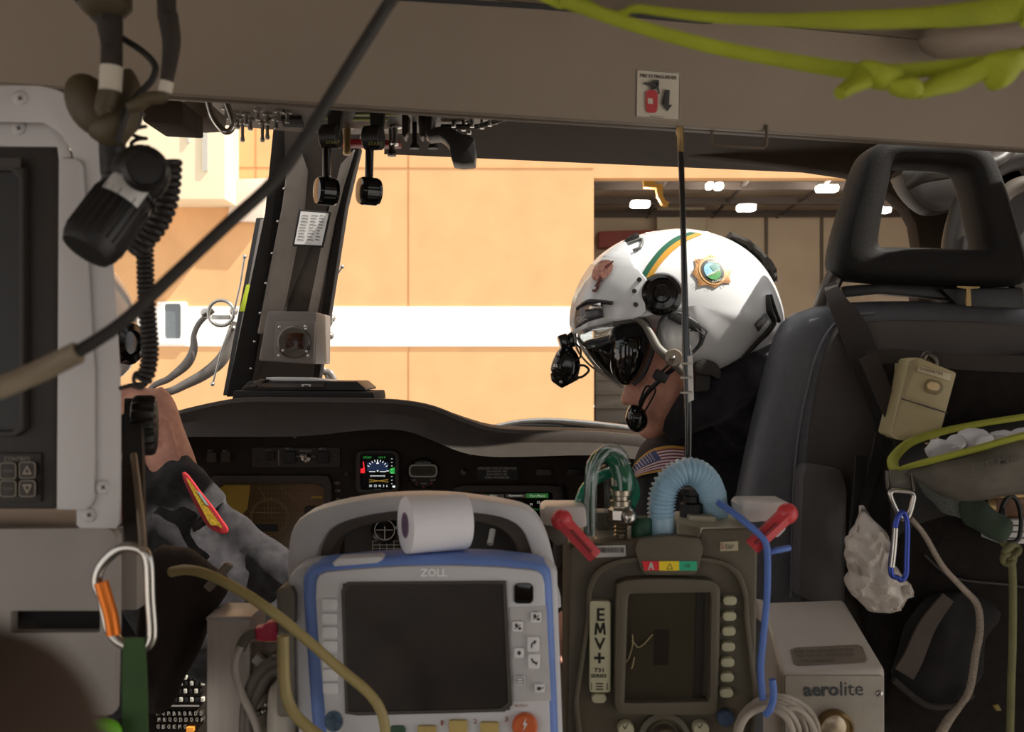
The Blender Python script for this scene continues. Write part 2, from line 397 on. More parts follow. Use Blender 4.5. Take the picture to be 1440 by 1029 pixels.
# lower edge frame of the right windscreen
lf = MB(); lf.tube([P(690, 603, 2.45), P(735, 594, 2.45), P(790, 593, 2.44), P(870, 601, 2.4), (P(940, 610, 2.35)), P(1100, 625, 2.3)], .009, sm=5); struct('trim_10', lf, M_steel)
lf2 = MB(); lf2.prism([(700, 600), (745, 596), (800, 597), (930, 612), (1120, 632), (1120, 700), (700, 640)], 2.43, .03, .004); struct('trim_11', lf2, M_black)

# windscreen centre post
PG = lambda pts, Yt=1.95, Yb=2.3: [P(x, y, Yt+(Yb-Yt)*(y-180)/360) for x, y in pts]
a = MB(); a.prism3(PG([(384, 178), (402, 178), (396, 300), (352, 556), (318, 558), (372, 300)]), (0, .04, 0), .003); struct('trim_12', a, M_blackmat)
a = MB(); a.prism3(PG([(494, 205), (506, 205), (486, 290), (447, 545), (428, 545), (470, 300)]), (0, .04, 0), .003); struct('trim_13', a, M_blackmat)
a = MB(); a.prism3(PG([(390, 178), (512, 178), (500, 214), (484, 250), (474, 300), (440, 552), (348, 552), (388, 320), (404, 240)]), (0, .05, 0), .006)
struct('trim_14', a, mat('post_paint', (72,65,60), .4, vary=.05))
M_fl = mat('post_flange', (150,142,134), .38, vary=.05)
a = MB(); a.prism3([p-V((0, .014, 0)) for p in PG([(398, 290), (404, 240), (412, 214), (424, 212), (434, 240), (431, 290), (404, 440), (398, 470), (362, 470), (376, 400)])], (0, .02, 0), .008, 3); struct('trim_15', a, M_fl)
a = MB(); a.prism3([p-V((0, .012, 0)) for p in PG([(480, 232), (500, 210), (484, 262), (472, 310), (448, 440), (434, 440), (462, 300)])], (0, .02, 0), .004); struct('trim_16', a, M_fl)
for i, (x, y) in enumerate([(400, 265), (391, 311), (383, 356), (374, 398), (366, 440), (358, 480), (353, 518)]):
    r = MB(); r.ball(P(x, y, 1.93+.35*(y-180)/360), .0035); struct('trim_%d' % (20+i), r, M_steel)

# ============================================================ OUTSIDE: hangar building
BY = 24.0
def wallmat():
    m = mat('orange_stucco', (224,172,121), .85, vary=.05, scale=1.2, bump=.03, bscale=30); nt = m.node_tree
    return m
Mor = wallmat(); Mband = mat('white_band_paint', (246,243,236), .8, vary=.03)
hg = thing('hangar', 'orange painted hangar with a white stripe and a wide open bay, outside the windscreen', 'building', (0, BY, -.5))
m = MB(); m.prism([(-1400, -900), (835, -900), (835, 622), (-1400, 622)], BY, .4); obj('wall', m, Mor, hg)
m = MB(); m.prism([(835, -900), (3000, -900), (3000, 250), (835, 250)], BY, .4); obj('lintel', m, Mor, hg)
m = MB(); m.prism([(2300, 250), (3000, 250), (3000, 622), (2300, 622)], BY, .4); obj('wall', m, Mor, hg)
m = MB(); m.prism([(-1400, 429), (833, 431), (833, 487), (-1400, 486)], BY-.03, .06); obj('white_band', m, Mband, hg, label='white horizontal stripe')
m = MB()
for x in (575, 120, 360): m.prism([(x-.5, -300), (x+.5, -300), (x+.5, 622), (x-.5, 622)], BY-.012, .02)
m.prism([(-1400, 230), (835, 236), (835, 236.9), (-1400, 230.9)], BY-.012, .02)
obj('control_joint', m, mat('joint', (190,138,90), .9, vary=0), hg)
m = MB(); m.prism([(-200, -300), (316, -300), (316, 280), (-200, 280)], BY-1.2, 1.2, .02); obj('projecting_bay', m, mat('cream_stucco', (236,218,186), .85, vary=.03), hg, label='pale cream projecting bay')
m = MB(); m.prism([(262, -300), (266, -300), (266, 200), (262, 200)], BY-1.25, .06); m.prism([(284, -300), (292, -300), (292, 240), (284, 240)], BY-1.25, .06); obj('downpipe', m, mat('pipe_grey', (190,184,172), .7), hg)
m = MB(); m.prism([(326, 252), (384, 250), (368, 312), (320, 310)], BY-.25, .2, .01); obj('windscreen_reflection', m, mat('reflection_pale', (224,206,190), .6), hg, label='pale windscreen reflection built as a slab at the wall')  # pale slab added in place of a reflection in the windscreen
wf = obj('window', MB().ring([(221, 424), (262, 424), (262, 484), (221, 484)], [(231, 427), (254, 427), (254, 476), (231, 476)], BY-.08, .08, .004), Mband, hg)
obj('pane', MB().prism([(231, 427), (254, 427), (254, 476), (231, 476)], BY-.04, .02), mat('pane_dark', (110,116,120), .2), wf)
# bay interior
Mbk = mat('bay_wall', (190,168,142), .85, vary=.06, scale=.5)
BZ = 40.0
m = MB(); m.prism([(600, 200), (2000, 200), (2000, 570), (600, 570)], BZ, .2); obj('bay_back_wall', m, Mbk, hg)
m = MB()
for x in (1078, 1156, 1300, 930): m.prism([(x-2, 240), (x+2, 240), (x+2, 560), (x-2, 560)], BZ-.1, .1)
m.prism([(600, 446), (2000, 450), (2000, 453), (600, 449)], BZ-.1, .1); obj('bay_wall_seam', m, mat('seam', (96,82,68), .8), hg)
m = MB(); m.prism([(924, 262), (992, 262), (992, 430), (924, 430)], BZ-.6, .5, .02); obj('bay_partition', m, mat('partition', (176,160,134), .8), hg)
m = MB(); m.prism([(842, 325), (930, 322), (930, 345), (842, 348)], BZ-1.5, .8, .05); obj('bay_mezzanine', m, mat('mezz_red', (120,52,42), .7), hg, label='dull red mezzanine beam')
m = MB(); m.prism3([(1.9, BY+.4, 7.9), (26, BY+.4, 7.9), (26, BZ, 7.4), (1.9, BZ, 7.4)], (0, 0, .2)); obj('bay_ceiling', m, mat('bay_ceiling', (168,148,128), .9, vary=.2, scale=.4), hg)
m = MB()
for y in (27, 30, 33, 36, 39): m.prism3([(1.9, y, 7.0), (26, y, 7.0), (26, y, 7.25), (1.9, y, 7.25)], (0, .15, 0))
for i in range(9): m.tube([(2+i*2.6, BY+1, 7.1), (2.8+i*2.6, BZ-.2, 7.1)], .06, n=6)
obj('roof_truss', m, mat('truss', (66,54,46), .8), hg)
m = MB(); m.prism3([(1.9, BY+.4, -.5), (2.0, BY+.4, -.5), (2.0, BZ, -.5), (1.9, BZ, -.5)], (0, 0, 8.4)); obj('bay_side_wall', m, Mbk, hg); m = MB(); m.prism3([(26, BY+.4, -.5), (26.1, BY+.4, -.5), (26.1, BZ, -.5), (26, BZ, -.5)], (0, 0, 8.4)); obj('bay_side_wall', m, Mbk, hg)
m = MB(); m.prism3([(1.9, BY, -.5), (26, BY, -.5), (26, BZ, -.5), (1.9, BZ, -.5)], (0, 0, -.1)); obj('bay_floor', m, mat('bay_floor', (128,118,104), .6), hg)
m = MB(); m.prism([(-1400, -880), (3000, -880), (3000, -900), (-1400, -900)], BY, 20); obj('roof', m, mat('roof', (120,110,100), .8), hg)
m = MB(); m.prism([(838, 500), (905, 500), (905, 610), (838, 612)], BY+4, .5, .02)
for k in range(5): m.prism([(838, 512+k*20), (905, 512+k*20), (905, 514+k*20), (838, 514+k*20)], BY+3.9, .1)
obj('bay_stack', m, mat('stack_grey', (120,110,98), .8), hg)
Ml = mat('bay_lamp', (255,255,255), .4, vary=0, emit=(255,250,240), es=70)
for i, (x, y, w_, h_) in enumerate([(901, 286, 13, 4), (1051, 291, 12, 4), (1165, 264, 14, 4), (1243, 294, 10, 4), (999, 260, 4, 4), (1012, 261, 5, 4)]):
    obj('bay_light', MB().prism(rr(x-w_, y-h_, x+w_, y+h_, 2), 32, .3), Ml, None, label=['bright lamp under the bay roof, leftmost of the rectangular ones', 'bright rectangular lamp under the bay roof, above the helmet badge', 'highest rectangular lamp under the bay roof, left of the headrest', 'lamp under the bay roof seen through the headrest opening', 'small round lamp under the bay roof, left one of the close pair', 'small round lamp under the bay roof, right one of the close pair'][i], cat='lamp', group='lamps under the hangar bay roof')
my = mat('crane_yellow', (190,140,50), .6)
m = MB(); m.prism([(905, 252), (920, 252), (922, 258), (932, 259), (932, 274), (936, 282), (941, 284), (939, 290), (932, 288), (925, 276), (923, 264), (906, 263)], 31.5, .3)
obj('overhead_hoist', m, my, label='yellow hoist hanging under the hangar bay roof', cat='hoist')

# ------------------------------------------------------------ wipers outside the windscreen
Mw = mat('wiper_grey', (120,112,106), .45, .3, vary=.05)
def wiper(name, label, arms, rods, ring, extra=None):
    t = thing(name, label, 'wiper', P(ring[0], ring[1]+60, 2.75), 'windscreen wipers')
    m = MB()
    for pts, r in arms: m.tube([P(x, y, 2.75) for x, y in pts], [wpx(q, 2.75) for q in r], sm=5, flat=.6)
    obj('wiper_arm', m, Mw, t)
    m = MB()
    for pts in rods: m.tube([P(x, y, 2.72) for x, y in pts], .0028); m.ball(P(*pts[0], 2.72), .006)
    obj('washer_tube', m, M_steel, t)
    m = MB(); m.tube([P(ring[0]+ring[2]*math.cos(a), ring[1]+ring[2]*math.sin(a), 2.72) for a in [2*PI*k/20 for k in range(20)]], .005, closed=True)
    m.box(P(ring[0], ring[1]+6, 2.73), (.05, .012, .012), bev=.002); m.ball(P(ring[0]-ring[2]-4, ring[1], 2.73), .013); m.ball(P(ring[0]+ring[2], ring[1]-2, 2.73), .011); m.ball(P(ring[0]+ring[2]-2, ring[1]+22, 2.73), .011)
    obj('linkage', m, M_steel, t)
    return t
t = wiper('windshield_wiper', 'bent grey wiper arms outside the left windscreen, beside the white stripe window',
 [([(300, 436), (282, 452), (273, 470), (272, 492), (262, 512), (238, 532), (206, 556), (180, 660)], [3.5, 4, 4, 6, 7, 5, 4, 4]),
  ([(330, 452), (322, 480), (312, 505), (286, 527), (250, 546), (214, 568), (190, 660)], [5, 7, 9, 8, 6, 5, 5])],
 [[(344, 361), (338, 400), (326, 452)], [(299, 540), (312, 490), (328, 455)]], (311, 440, 18))
t2 = wiper('windshield_wiper', 'grey wiper arm showing right of the centre post above the tablet',
 [([(456, 455), (453, 480), (445, 500), (448, 518), (462, 532), (490, 640)], [4, 4, 4, 4, 4, 4]), ([(462, 452), (456, 485), (448, 510), (456, 522), (470, 536), (500, 640)], [3, 3, 3, 5, 5, 5])],
 [[(481, 375), (468, 396), (450, 425), (448, 440)]], (453, 450, 13))
m = MB(); m.prism([(360, 306), (373, 306), (328, 556), (313, 556)], 2.66, .012, .003); obj('wiper_blade', m, M_black, t)
m = MB(); m.prism([(366, 308), (372, 308), (327, 552), (320, 552)], 2.64, .012, .003); obj('blade_spine', m, Mw, t)
m = MB(); m.prism([(346, 400), (353, 400), (344, 438), (336, 438)], 2.63, .012, .002); obj('tape_marker', m, mat('lime_tape', (176,186,40), .6), t, label='lime yellow tape')
# ============================================================ COCKPIT: instrument panel
IY = 1.95
ip = thing('instrument_panel', 'wide dark instrument panel with glareshield, displays and switches under the windscreen', 'instrument panel', (0, IY, .5))
hoodtop = [(150, 628), (215, 592), (250, 577), (300, 565), (345, 559), (430, 559), (520, 560), (570, 563), (610, 571), (650, 587), (690, 600), (740, 604), (830, 606), (900, 612), (1000, 622), (1120, 634)]
hoodbot = [(150, 660), (215, 622), (250, 615), (300, 614), (345, 614), (430, 613), (520, 604), (570, 606), (610, 620), (650, 636), (690, 642), (740, 642), (830, 640), (900, 646), (1000, 654), (1120, 664)]
m = MB()
ht = smooth([P(x, y, 1.86) for x, y in hoodtop], 3); hb = smooth([P(x, y, 1.83) for x, y in hoodbot], 3); rows = []
for t_, b_ in zip(ht, hb):
    prof = [V((b_.x, 2.0, b_.z+.004)), b_, b_+(t_-b_)*.5+V((0, .012, 0)), t_+V((0, -.001, -.008)), t_+V((0, .006, -.001)), t_+V((0, .02, 0)), V((t_.x*1.15, 2.15, t_.z-.012)), V((t_.x*1.3, 2.42, CZ-.17+(t_.z-CZ)*.15))]
    rows.append([m.b.verts.new(p) for p in prof])
for A, B in zip(rows, rows[1:]):
    for k in range(7): m.b.faces.new((A[k], A[k+1], B[k+1], B[k]))
bmesh.ops.recalc_face_normals(m.b, faces=m.b.faces[:])
obj('glareshield', m, M_glare, ip)
m = MB(); m.prism([(140, 650), (300, 606), (430, 606), (560, 600), (650, 630), (830, 634), (1000, 645), (1120, 655), (1120, 885), (140, 885)], IY, .05, .003); obj('panel_face', m, M_panel, ip)
FI = lambda off=0: flat(IY-off)
Mbz = mat('bezel', (58,50,43), .5, vary=.06); Mkey = mat('panel_key', (70,62,52), .5); Mscr = mat('screen_black', (10,9,8), .12, vary=0)
def key(x, y, w_, h_, parent=ip, m_=None, Y=IY, d=.008, name='push_button'): return obj(name, MB().prism(rr(x-w_/2, y-h_/2, x+w_/2, y+h_/2, 1.5), Y-d, d+.002, .0015), m_ or Mkey, parent)
for x in (297, 317): key(x, 643, 13, 14)
# master warning strip
m = MB(); m.prism(rr(354, 629, 478, 657, 2), IY-.006, .01, .001); mw = obj('switch_strip', m, Mbz, ip)
for x in (379, 407, 454): key(x, 643 if x > 380 else 641, 17 if x > 380 else 13, 17 if x > 380 else 13, ip, M_black, IY-.006)
m = MB(); m.lathe([(.009, 0), (.009, .004), (.004, .006), (.004, .02), (.0065, .024), (.0065, .03), (0, .031)], P(431, 644, IY-.006), (0, -1, .3)); obj('toggle_switch', m, M_steel, ip)
obj('divider_line', MB().prism([(391.5, 633), (392.3, 633), (392.3, 654), (391.5, 654)], IY-.0065, .001), M_mark, ip)
for x, y, w_, s in [(378, 634, 8, 'NAV'), (406, 631, 9, 'BRT 1'), (430, 634, 17, 'PRESET'), (453, 631, 9, 'BRT 2'), (419, 642, 5, 'P1'), (441, 642, 5, 'P2'), (296, 634, 8, 'INT 1'), (317, 634, 8, 'INT 2')]: letters([(s, x, y, w_, 3)], ip, M_mark, FI(.007))
for x, y, w_, s in [(474, 679, 7, 'HDG'), (475, 690, 7, 'CRS'), (475, 702, 5, 'TO')]: letters([(s, x, y, w_, 3.5)], ip, M_mark, FI(.007))
for x, y in [(357, 647), (473, 640), (415, 613.5), (662, 638), (487, 666), (493, 700)]:
    obj('screw', MB().cyl(P(x, y, IY-.007), (0, 1, 0), .004, .004, 12), M_dksteel, ip)
# left multifunction display
d1 = obj('map_display', MB().ring(rr(292, 668, 466, 792, 8), rr(306, 681, 455, 780, 3), IY-.02, .03, .004), Mbz, ip)
obj('screen', MB().prism(rr(303, 678, 458, 784, 2), IY-.005, .004), mat('map_screen', (30,21,12), .25, vary=.2, scale=40, emit=(58,42,22), es=.25), d1)
m = MB(); sf = flat(IY-.0056)
def arcline(mb, cx, cy, r, a0, a1, sf, w_=.5, n=24):
    A = [(cx+(r-w_)*math.cos(a0+(a1-a0)*k/n), cy+(r-w_)*math.sin(a0+(a1-a0)*k/n)) for k in range(n+1)]
    B = [(cx+(r+w_)*math.cos(a0+(a1-a0)*k/n), cy+(r+w_)*math.sin(a0+(a1-a0)*k/n)) for k in range(n+1)]; mb.band(A, B, sf, 1)
def line(mb, x0, y0, x1, y1, sf, w_=.5):
    d = math.hypot(x1-x0, y1-y0); nx, ny = -(y1-y0)/d*w_, (x1-x0)/d*w_; mb.band([(x0+nx, y0+ny), (x1+nx, y1+ny)], [(x0-nx, y0-ny), (x1-nx, y1-ny)], sf, 1)
arcline(m, 379, 728, 25, 0, 2*PI, sf, .35, 40); arcline(m, 379, 728, 27, PI, 2*PI, sf, .3)
line(m, 364, 683, 378, 712, sf, .3); line(m, 394, 685, 425, 712, sf, .3); line(m, 350, 720, 455, 722, sf, .3); line(m, 382, 712, 382, 726, sf, .5)
for k in range(14): line(m, 372+k*5, 682, 372+k*5, 778, sf, .12)
for k in range(14): line(m, 360, 686+k*7, 455, 686+k*7, sf, .12)
obj('map_lines', m, mat('map_lines', (96,78,52), .5, vary=0, emit=(96,78,52), es=.15), d1)
m = MB(); m.decal(rr(438, 697, 453, 701, .5), sf); obj('map_legend', m, mat('map_yellow', (110,84,28), .5, vary=0, emit=(110,84,28), es=.18), d1)
m = MB(); m.decal([(306, 682), (352, 682), (348, 715), (330, 735), (306, 730)], flat(IY-.0053)); obj('map_area', m, mat('map_yellow', (110,84,28), .5, vary=0, emit=(110,84,28), es=.18), d1)
m = MB(); m.decal(rr(346, 737, 391, 747, .5), sf); obj('map_label_box', m, mat('map_box', (30,34,36), .5, vary=0), d1)
# centre standby attitude display
d2 = obj('attitude_display', MB().ring(rr(500, 633, 561, 694, 9), rr(506, 638, 556, 689, 5), IY-.02, .03, .003), Mbz, ip)
obj('screen', MB().prism(rr(504, 636, 558, 691, 4), IY-.008, .004), mat('lcd', (8,10,14), .2, vary=0), d2)
sf = flat(IY-.0086)
def em(name, c, s=1.0): return mat(name, c, .5, vary=0, emit=c, es=s)
m = MB(); m.decal([(516, 650), (546, 650), (546, 662), (516, 662)], sf); obj('sky_area', m, em('disp_blue', (36,52,84), .5), d2)
m = MB(); sf = flat(IY-.009)
for k in range(-4, 5):
    a_ = -PI/2+k*.27; line(m, 531+13*math.cos(a_), 662+13*math.sin(a_), 531+16*math.cos(a_), 662+16*math.sin(a_), sf, .5)
line(m, 519, 663, 528, 663, sf, .5); line(m, 534, 663, 543, 663, sf, .5); m.decal([(529, 652), (533, 652), (531, 648)], sf); m.decal([(530, 661), (532, 661), (532, 663), (530, 663)], sf)
line(m, 524, 669, 538, 669, sf, .4); m.text('20', 522, 669, 3, 2.4, sf); m.text('20', 540, 669, 3, 2.4, sf); m.text('30  33  N  3  6', 532, 683, 26, 3.4, sf); m.text('MAG', 531, 689, 8, 2.4, sf); line(m, 543, 662, 547, 662, sf, .5)
for k in range(8): line(m, 550, 645+k*5, 552, 645+k*5, sf, .3)
m.ball(P(554, 684, IY-.009), .0035, (1, .3, .6))
obj('scale_marks', m, em('disp_white', (225,232,235), 1), d2)
m = MB(); m.decal([(505.5, 659), (513, 658), (513, 665), (505.5, 665)], sf); line(m, 511, 649, 512, 660, sf, .8); obj('speed_flag', m, em('disp_red', (235,40,50), 1), d2)
m = MB(); m.decal([(548, 659), (555, 657), (555, 666), (548, 665)], sf); m.text('STDBY', 517, 643, 12, 2.6, sf); m.text('1013', 537, 643, 9, 2.6, sf); obj('green_readout', m, em('disp_green', (40,150,60), 1), d2)
m = MB(); line(m, 519, 674, 546, 678, sf, .4); line(m, 519, 678, 546, 674, sf, .4); line(m, 519, 676, 546, 676, sf, .2); obj('heading_bars', m, em('disp_gold', (150,120,50), .8), d2)
# chronometer
ch = obj('chronometer', MB().lathe([(0, 0), (.030, 0), (.030, .008), (.027, .011), (0, .011)], P(595, 665, IY), (0, -1, 0), 36), M_black, ip)
obj('display_frame', MB().ring(rr(575, 653, 615, 671, 6), rr(577, 655, 613, 669, 4.5), IY-.014, .004, .0006), M_mark, ch)
obj('lcd_window', MB().prism(rr(577, 655, 613, 669, 4), IY-.013, .003), mat('chrono_lcd', (62,58,44), .3), ch)
m = MB(); m.text('00:18', 596, 662, 24, 7, flat(IY-.0135), skew=-.1); obj('digits', m, M_black, ch)
letters([('CHRONOMETER', 595, 651, 22, 2.4), ('SET', 583, 675, 6, 2.2), ('MODE', 596, 680, 8, 2.2), ('ST/SP', 609, 675, 8, 2.2)], ch, M_mark, flat(IY-.0115))
for x, y in ((586, 680), (596, 685), (607, 680)): obj('button', MB().cyl(P(x, y, IY-.013), (0, 1, 0), .003, .004, 12), mat('chrono_red', (120,40,30), .5), ch)
# cluster of round knob, placard, blank keys
m = MB(); m.lathe([(.008, 0), (.008, .003), (.004, .005), (.004, .014), (0, .015)], P(653, 664, IY), (0, -1, 0)); obj('dimmer_knob', m, M_dksteel, ip)
pl = obj('placard', MB().prism(rr(671, 655, 728, 675, 1), IY-.003, .004), M_black, ip)
m = MB()
for i, (s, w_) in enumerate([('APPROVED TYPES OF OPERATION', 54), ('DAY/NIGHT VFR', 29), ('DAY/NIGHT IFR', 29), ('ICING PROHIBITED', 34)]): m.text(s, 699, 658.5+i*4.2, w_, 3, flat(IY-.0036), bold=.01)
obj('placard_lettering', m, M_mark, pl)
key(765, 664, 21, 9); key(808, 664, 21, 9, m_=M_black)
# right multifunction display
d3 = obj('flight_plan_display', MB().ring(rr(637, 682, 792, 800, 7), rr(646, 692, 778, 795, 3), IY-.02, .03, .004), Mbz, ip)
obj('screen', MB().prism(rr(644, 690, 780, 797, 2), IY-.005, .004), Mscr, d3)
sf = flat(IY-.0056); sf2 = flat(IY-.006)
m = MB()
for i in range(3): m.decal(rr(649+31*i, 694.5, 678+31*i, 699.5, .5), sf)
obj('menu_tab', m, em('tab_grey', (60,58,50), .4), d3)
m = MB(); m.decal(rr(740, 693.5, 771, 700, .5), sf); m.text('TAS 6', 730, 708, 13, 3.4, sf); m.text('MENU', 753, 716, 12, 3, sf); m.text('NM', 752, 722, 6, 3, sf); m.text('130', 728, 714, 12, 3, sf); obj('green_tab', m, em('tab_green', (38,96,40), .7), d3)
for i, s in enumerate(('Top', 'Flan', 'System', 'For.Plans')): letters([(s, 663+31*i, 697, 9 if i < 2 else 15+i*2, 3)], d3, em('tab_white', (190,190,180), .7), sf2)
letters([('M', 747, 709, 3, 3.5), ('33', 757, 706, 4, 3.5)], d3, em('tab_white', (190,190,180), .7), sf2)
obj('bezel_slot', MB().prism([(786, 676), (791, 676), (794, 720), (789, 720)], IY-.004, .002), M_black, ip)
# radio stack seen through the monitor handle
for i, (x0, x1) in enumerate(((428, 470), (484, 560), (660, 740))):
    obj('radio_unit', MB().prism(rr(x0, 712, x1, 790, 3), IY-.012, .02, .002), M_black, ip)
m = MB(); m.lathe([(.026, 0), (.026, .006), (.022, .01), (.022, .02), (0, .021)], P(541, 745, IY-.012), (0, -1, 0)); dl = obj('rotary_dial', m, M_blackgl, ip)
m = MB(); arcline(m, 541, 745, 14, 0, 2*PI, flat(IY-.0336), .5, 30); line(m, 529, 745, 553, 745, flat(IY-.0336), .4); line(m, 541, 740, 541, 758, flat(IY-.0336), .6); obj('dial_marks', m, M_mark, dl)
m = MB(); sf = flat(IY-.0126)
for y in (760.5, 766, 771, 776): line(m, 524, y, 564, y, sf, .4)
for x in (524, 534, 544, 554, 564): line(m, x, 760, x, 776, sf, .4)
obj('frequency_table', m, M_mark, ip)
for i in range(3): letters([(['ON', 'FD', 'ILS'][i], 478, 722+i*8, 5, 3)], ip, M_mark, sf)
m = MB(); m.tube([P(693, 745, 1.9), P(689, 765, 1.88)], .006); obj('lever_tip', m, M_white, ip)

# tablet lying on the glareshield
tb = thing('tablet', 'dark tablet in a folded case lying on top of the glareshield below the centre post', 'tablet', P(430, 560, 1.93))
m = MB(); m.prism3([P(328, 549, 1.90), P(525, 551, 1.90), P(527, 564, 1.90), P(326, 563, 1.90)], (0, .17, 0), .003); obj('case_flap', m, M_blackmat, tb)
m = MB(); m.prism3([P(340, 546, 1.91), P(350, 536, 1.91), P(502, 536, 1.91), P(514, 546, 1.91), P(514, 549, 1.91), P(340, 549, 1.91)], (0, .15, 0), .002); obj('body', m, M_black, tb)
m = MB(); m.prism3([P(344, 544.5, 1.905), P(365, 533.5, 1.905), P(376, 533.5, 1.905), P(358, 545, 1.905)], (0, .13, 0), .002); m.prism3([P(362, 539, 1.904), P(456, 539, 1.904), P(456, 545, 1.904), P(362, 545, 1.904)], (0, .01, 0), .001); obj('edge_rail', m, M_dksteel, tb)
m = MB(); m.prism([(424, 540), (437, 540), (437, 543.5), (434, 543.5), (434, 541.5), (427, 541.5), (427, 543.5), (424, 543.5)], 1.902, .002); obj('clip', m, M_mark, tb, label='white clip')
m = MB(); m.prism3([P(374, 530.5, 1.93), P(425, 531, 1.93), P(470, 535.5, 1.93), P(374, 535.5, 1.93)], (0, .1, 0), .001); obj('paper', m, M_white, tb, label='white folded paper')
# standby compass on the post
cp = thing('standby_compass', 'boxy grey standby compass bolted low on the centre post', 'compass', P(410, 512, 1.98))
m = MB(); m.prism3([P(376, 437, 1.98), P(445, 438, 1.98), P(444, 512, 1.98), P(363, 507, 1.98)], (0, .16, 0), .005); m.prism3([P(388, 452, 1.972), P(443, 452, 1.972), P(441, 510, 1.972), P(384, 508, 1.972)], (0, .02, 0), .003); obj('housing', m, mat('compass_grey', (112,104,98), .4), cp)
m = MB(); m.lathe([(.033, 0), (.033, .006), (.029, .01), (.026, .01)], P(414, 481, 1.972), (0, -1, 0), 36); obj('bezel', m, M_dksteel, cp)
obj('dial_window', MB().prism(rr(401, 468, 427, 491, 4), 1.958, .01, .001), mat('compass_dial', (52,26,12), .15, vary=.3, scale=80), cp)
for x, y in ((393, 460), (429, 459), (430, 462.5), (398, 493), (431, 494), (392, 500), (433, 500)): obj('screw', MB().ball(P(x, y, 1.962), .003, (1, .6, 1), 8), M_steel, cp)
# calibration card holder
cc = thing('calibration_card', 'small white printed card in a dark holder on the centre post', 'card', P(435, 345, 1.95))
m = MB(); m.prism([(420, 294), (466, 298), (455, 348), (411, 346)], 1.93, .006, .001); obj('holder', m, M_black, cc)
m = MB(); m.prism([(423, 297), (462, 300), (452, 345), (414, 343)], 1.925, .004); obj('card', m, M_white, cc)
m = MB(); sf = flat(1.9245)
for k in range(9):
    for c0, c1 in ((0.08, .34), (.42, .68), (.74, .94)):
        y = 303+k*4.2; x0 = 423-(y-297)*.2; line(m, x0+38*c0, y, x0+38*c1-random.random()*4, y+.8, sf, .45)
obj('print', m, mat('ink', (60,56,54), .6), cc)

# ============================================================ overhead console with switches and levers
oc = thing('overhead_console', 'overhead switch console with engine levers hanging above the centre post', 'console', P(470, 170, 1.4))
ZC = .388
def Q(px, py, dz=0):
    z = ZC+dz; Y = z*F/(514.5-py); return V(((px-720)/F*Y, Y, CZ+z))
m = MB(); m.prism3([Q(300, 172)+V((-.04, 0, 0)), Q(395, 184), Q(470, 190), Q(585, 188), Q(700, 176), V((.02, 1.2, CZ+ZC)), V((-.48, 1.2, CZ+ZC))], (0, 0, .03), .003)
obj('console_body', m, mat('console_grey', (128,118,106), .5), oc)
m = MB(); m.prism3([Q(455, 150, -.008), Q(570, 152, -.008), Q(545, 182, -.008), Q(450, 180, -.008)], (0, 0, .01), .002); m.prism3([Q(592, 150, -.01), Q(665, 152, -.01), Q(640, 182, -.01), Q(588, 178, -.01)], (0, 0, .012), .002); obj('switch_plate', m, M_black, oc)
m = MB(); m.prism3([Q(395, 168, -.006), Q(424, 168, -.006), Q(428, 180, -.006), Q(398, 179, -.006)], (0, 0, .008), .002); obj('access_plate', m, M_blackmat, oc)
m = MB()
for (x0, x1, y) in ((448, 480, 157), (500, 560, 161), (497, 545, 168), (448, 470, 166)): m.prism3([Q(x0, y, -.010), Q(x1, y, -.010), Q(x1, y+2.5, -.010), Q(x0, y+2.5, -.010)], (0, 0, .002))
obj('edge_light_strip', m, mat('yellow_green', (150,152,70), .5), oc)
def toggle(x, y, L=.022, r=.0035, tip=1.0, mt=None):
    c = Q(x, y); m = MB(); m.lathe([(r*2, 0), (r*2, .004), (r*.9, .005), (r*.8, L*.8), (r*1.2*tip, L), (r*tip, L+.003), (0, L+.003)], c, (0, 0, -1), 12); return obj('toggle_switch', m, mt or M_steel, oc)
for x, y in ((330, 156), (346, 158), (363, 152), (376, 158), (392, 154), (334, 164), (352, 166), (388, 165), (318, 150), (404, 156)): toggle(x, y, .016)
for x, y in ((341, 170), (369, 170), (376, 166)): toggle(x, y, .03, .0032)
for x, y in ((638, 160), (652, 165), (664, 160), (678, 162), (689, 158), (640, 168), (660, 170)): toggle(x, y, .018)
toggle(488, 176, .045, .0065, .9, M_brass); toggle(551, 178, .045, .006, 1.1, M_dksteel); toggle(555, 176, .03, .006)
for x, y in ((583, 172), (609, 172)):
    c = Q(x, y); m = MB(); m.lathe([(.004, 0), (.004, .032), (.008, .038), (.008, .042), (0, .042)], c, (0, 0, -1), 14); obj('pull_pin', m, M_black, oc)
m = MB(); m.prism3([P(478, 194, 1.62), P(562, 197, 1.62), P(562, 204, 1.62), P(478, 203, 1.62)], (0, .03, 0), .002); obj('red_guard', m, mat('guard_red', (150,26,30), .45), oc, label='red guard strip')
m = MB()
for x in (568, 592, 600): m.prism([(x-3, 160), (x+7, 162), (x+6, 186), (x+1, 194), (x-3, 190)], 1.5, .03, .002)
obj('guard_bracket', m, M_dksteel, oc)
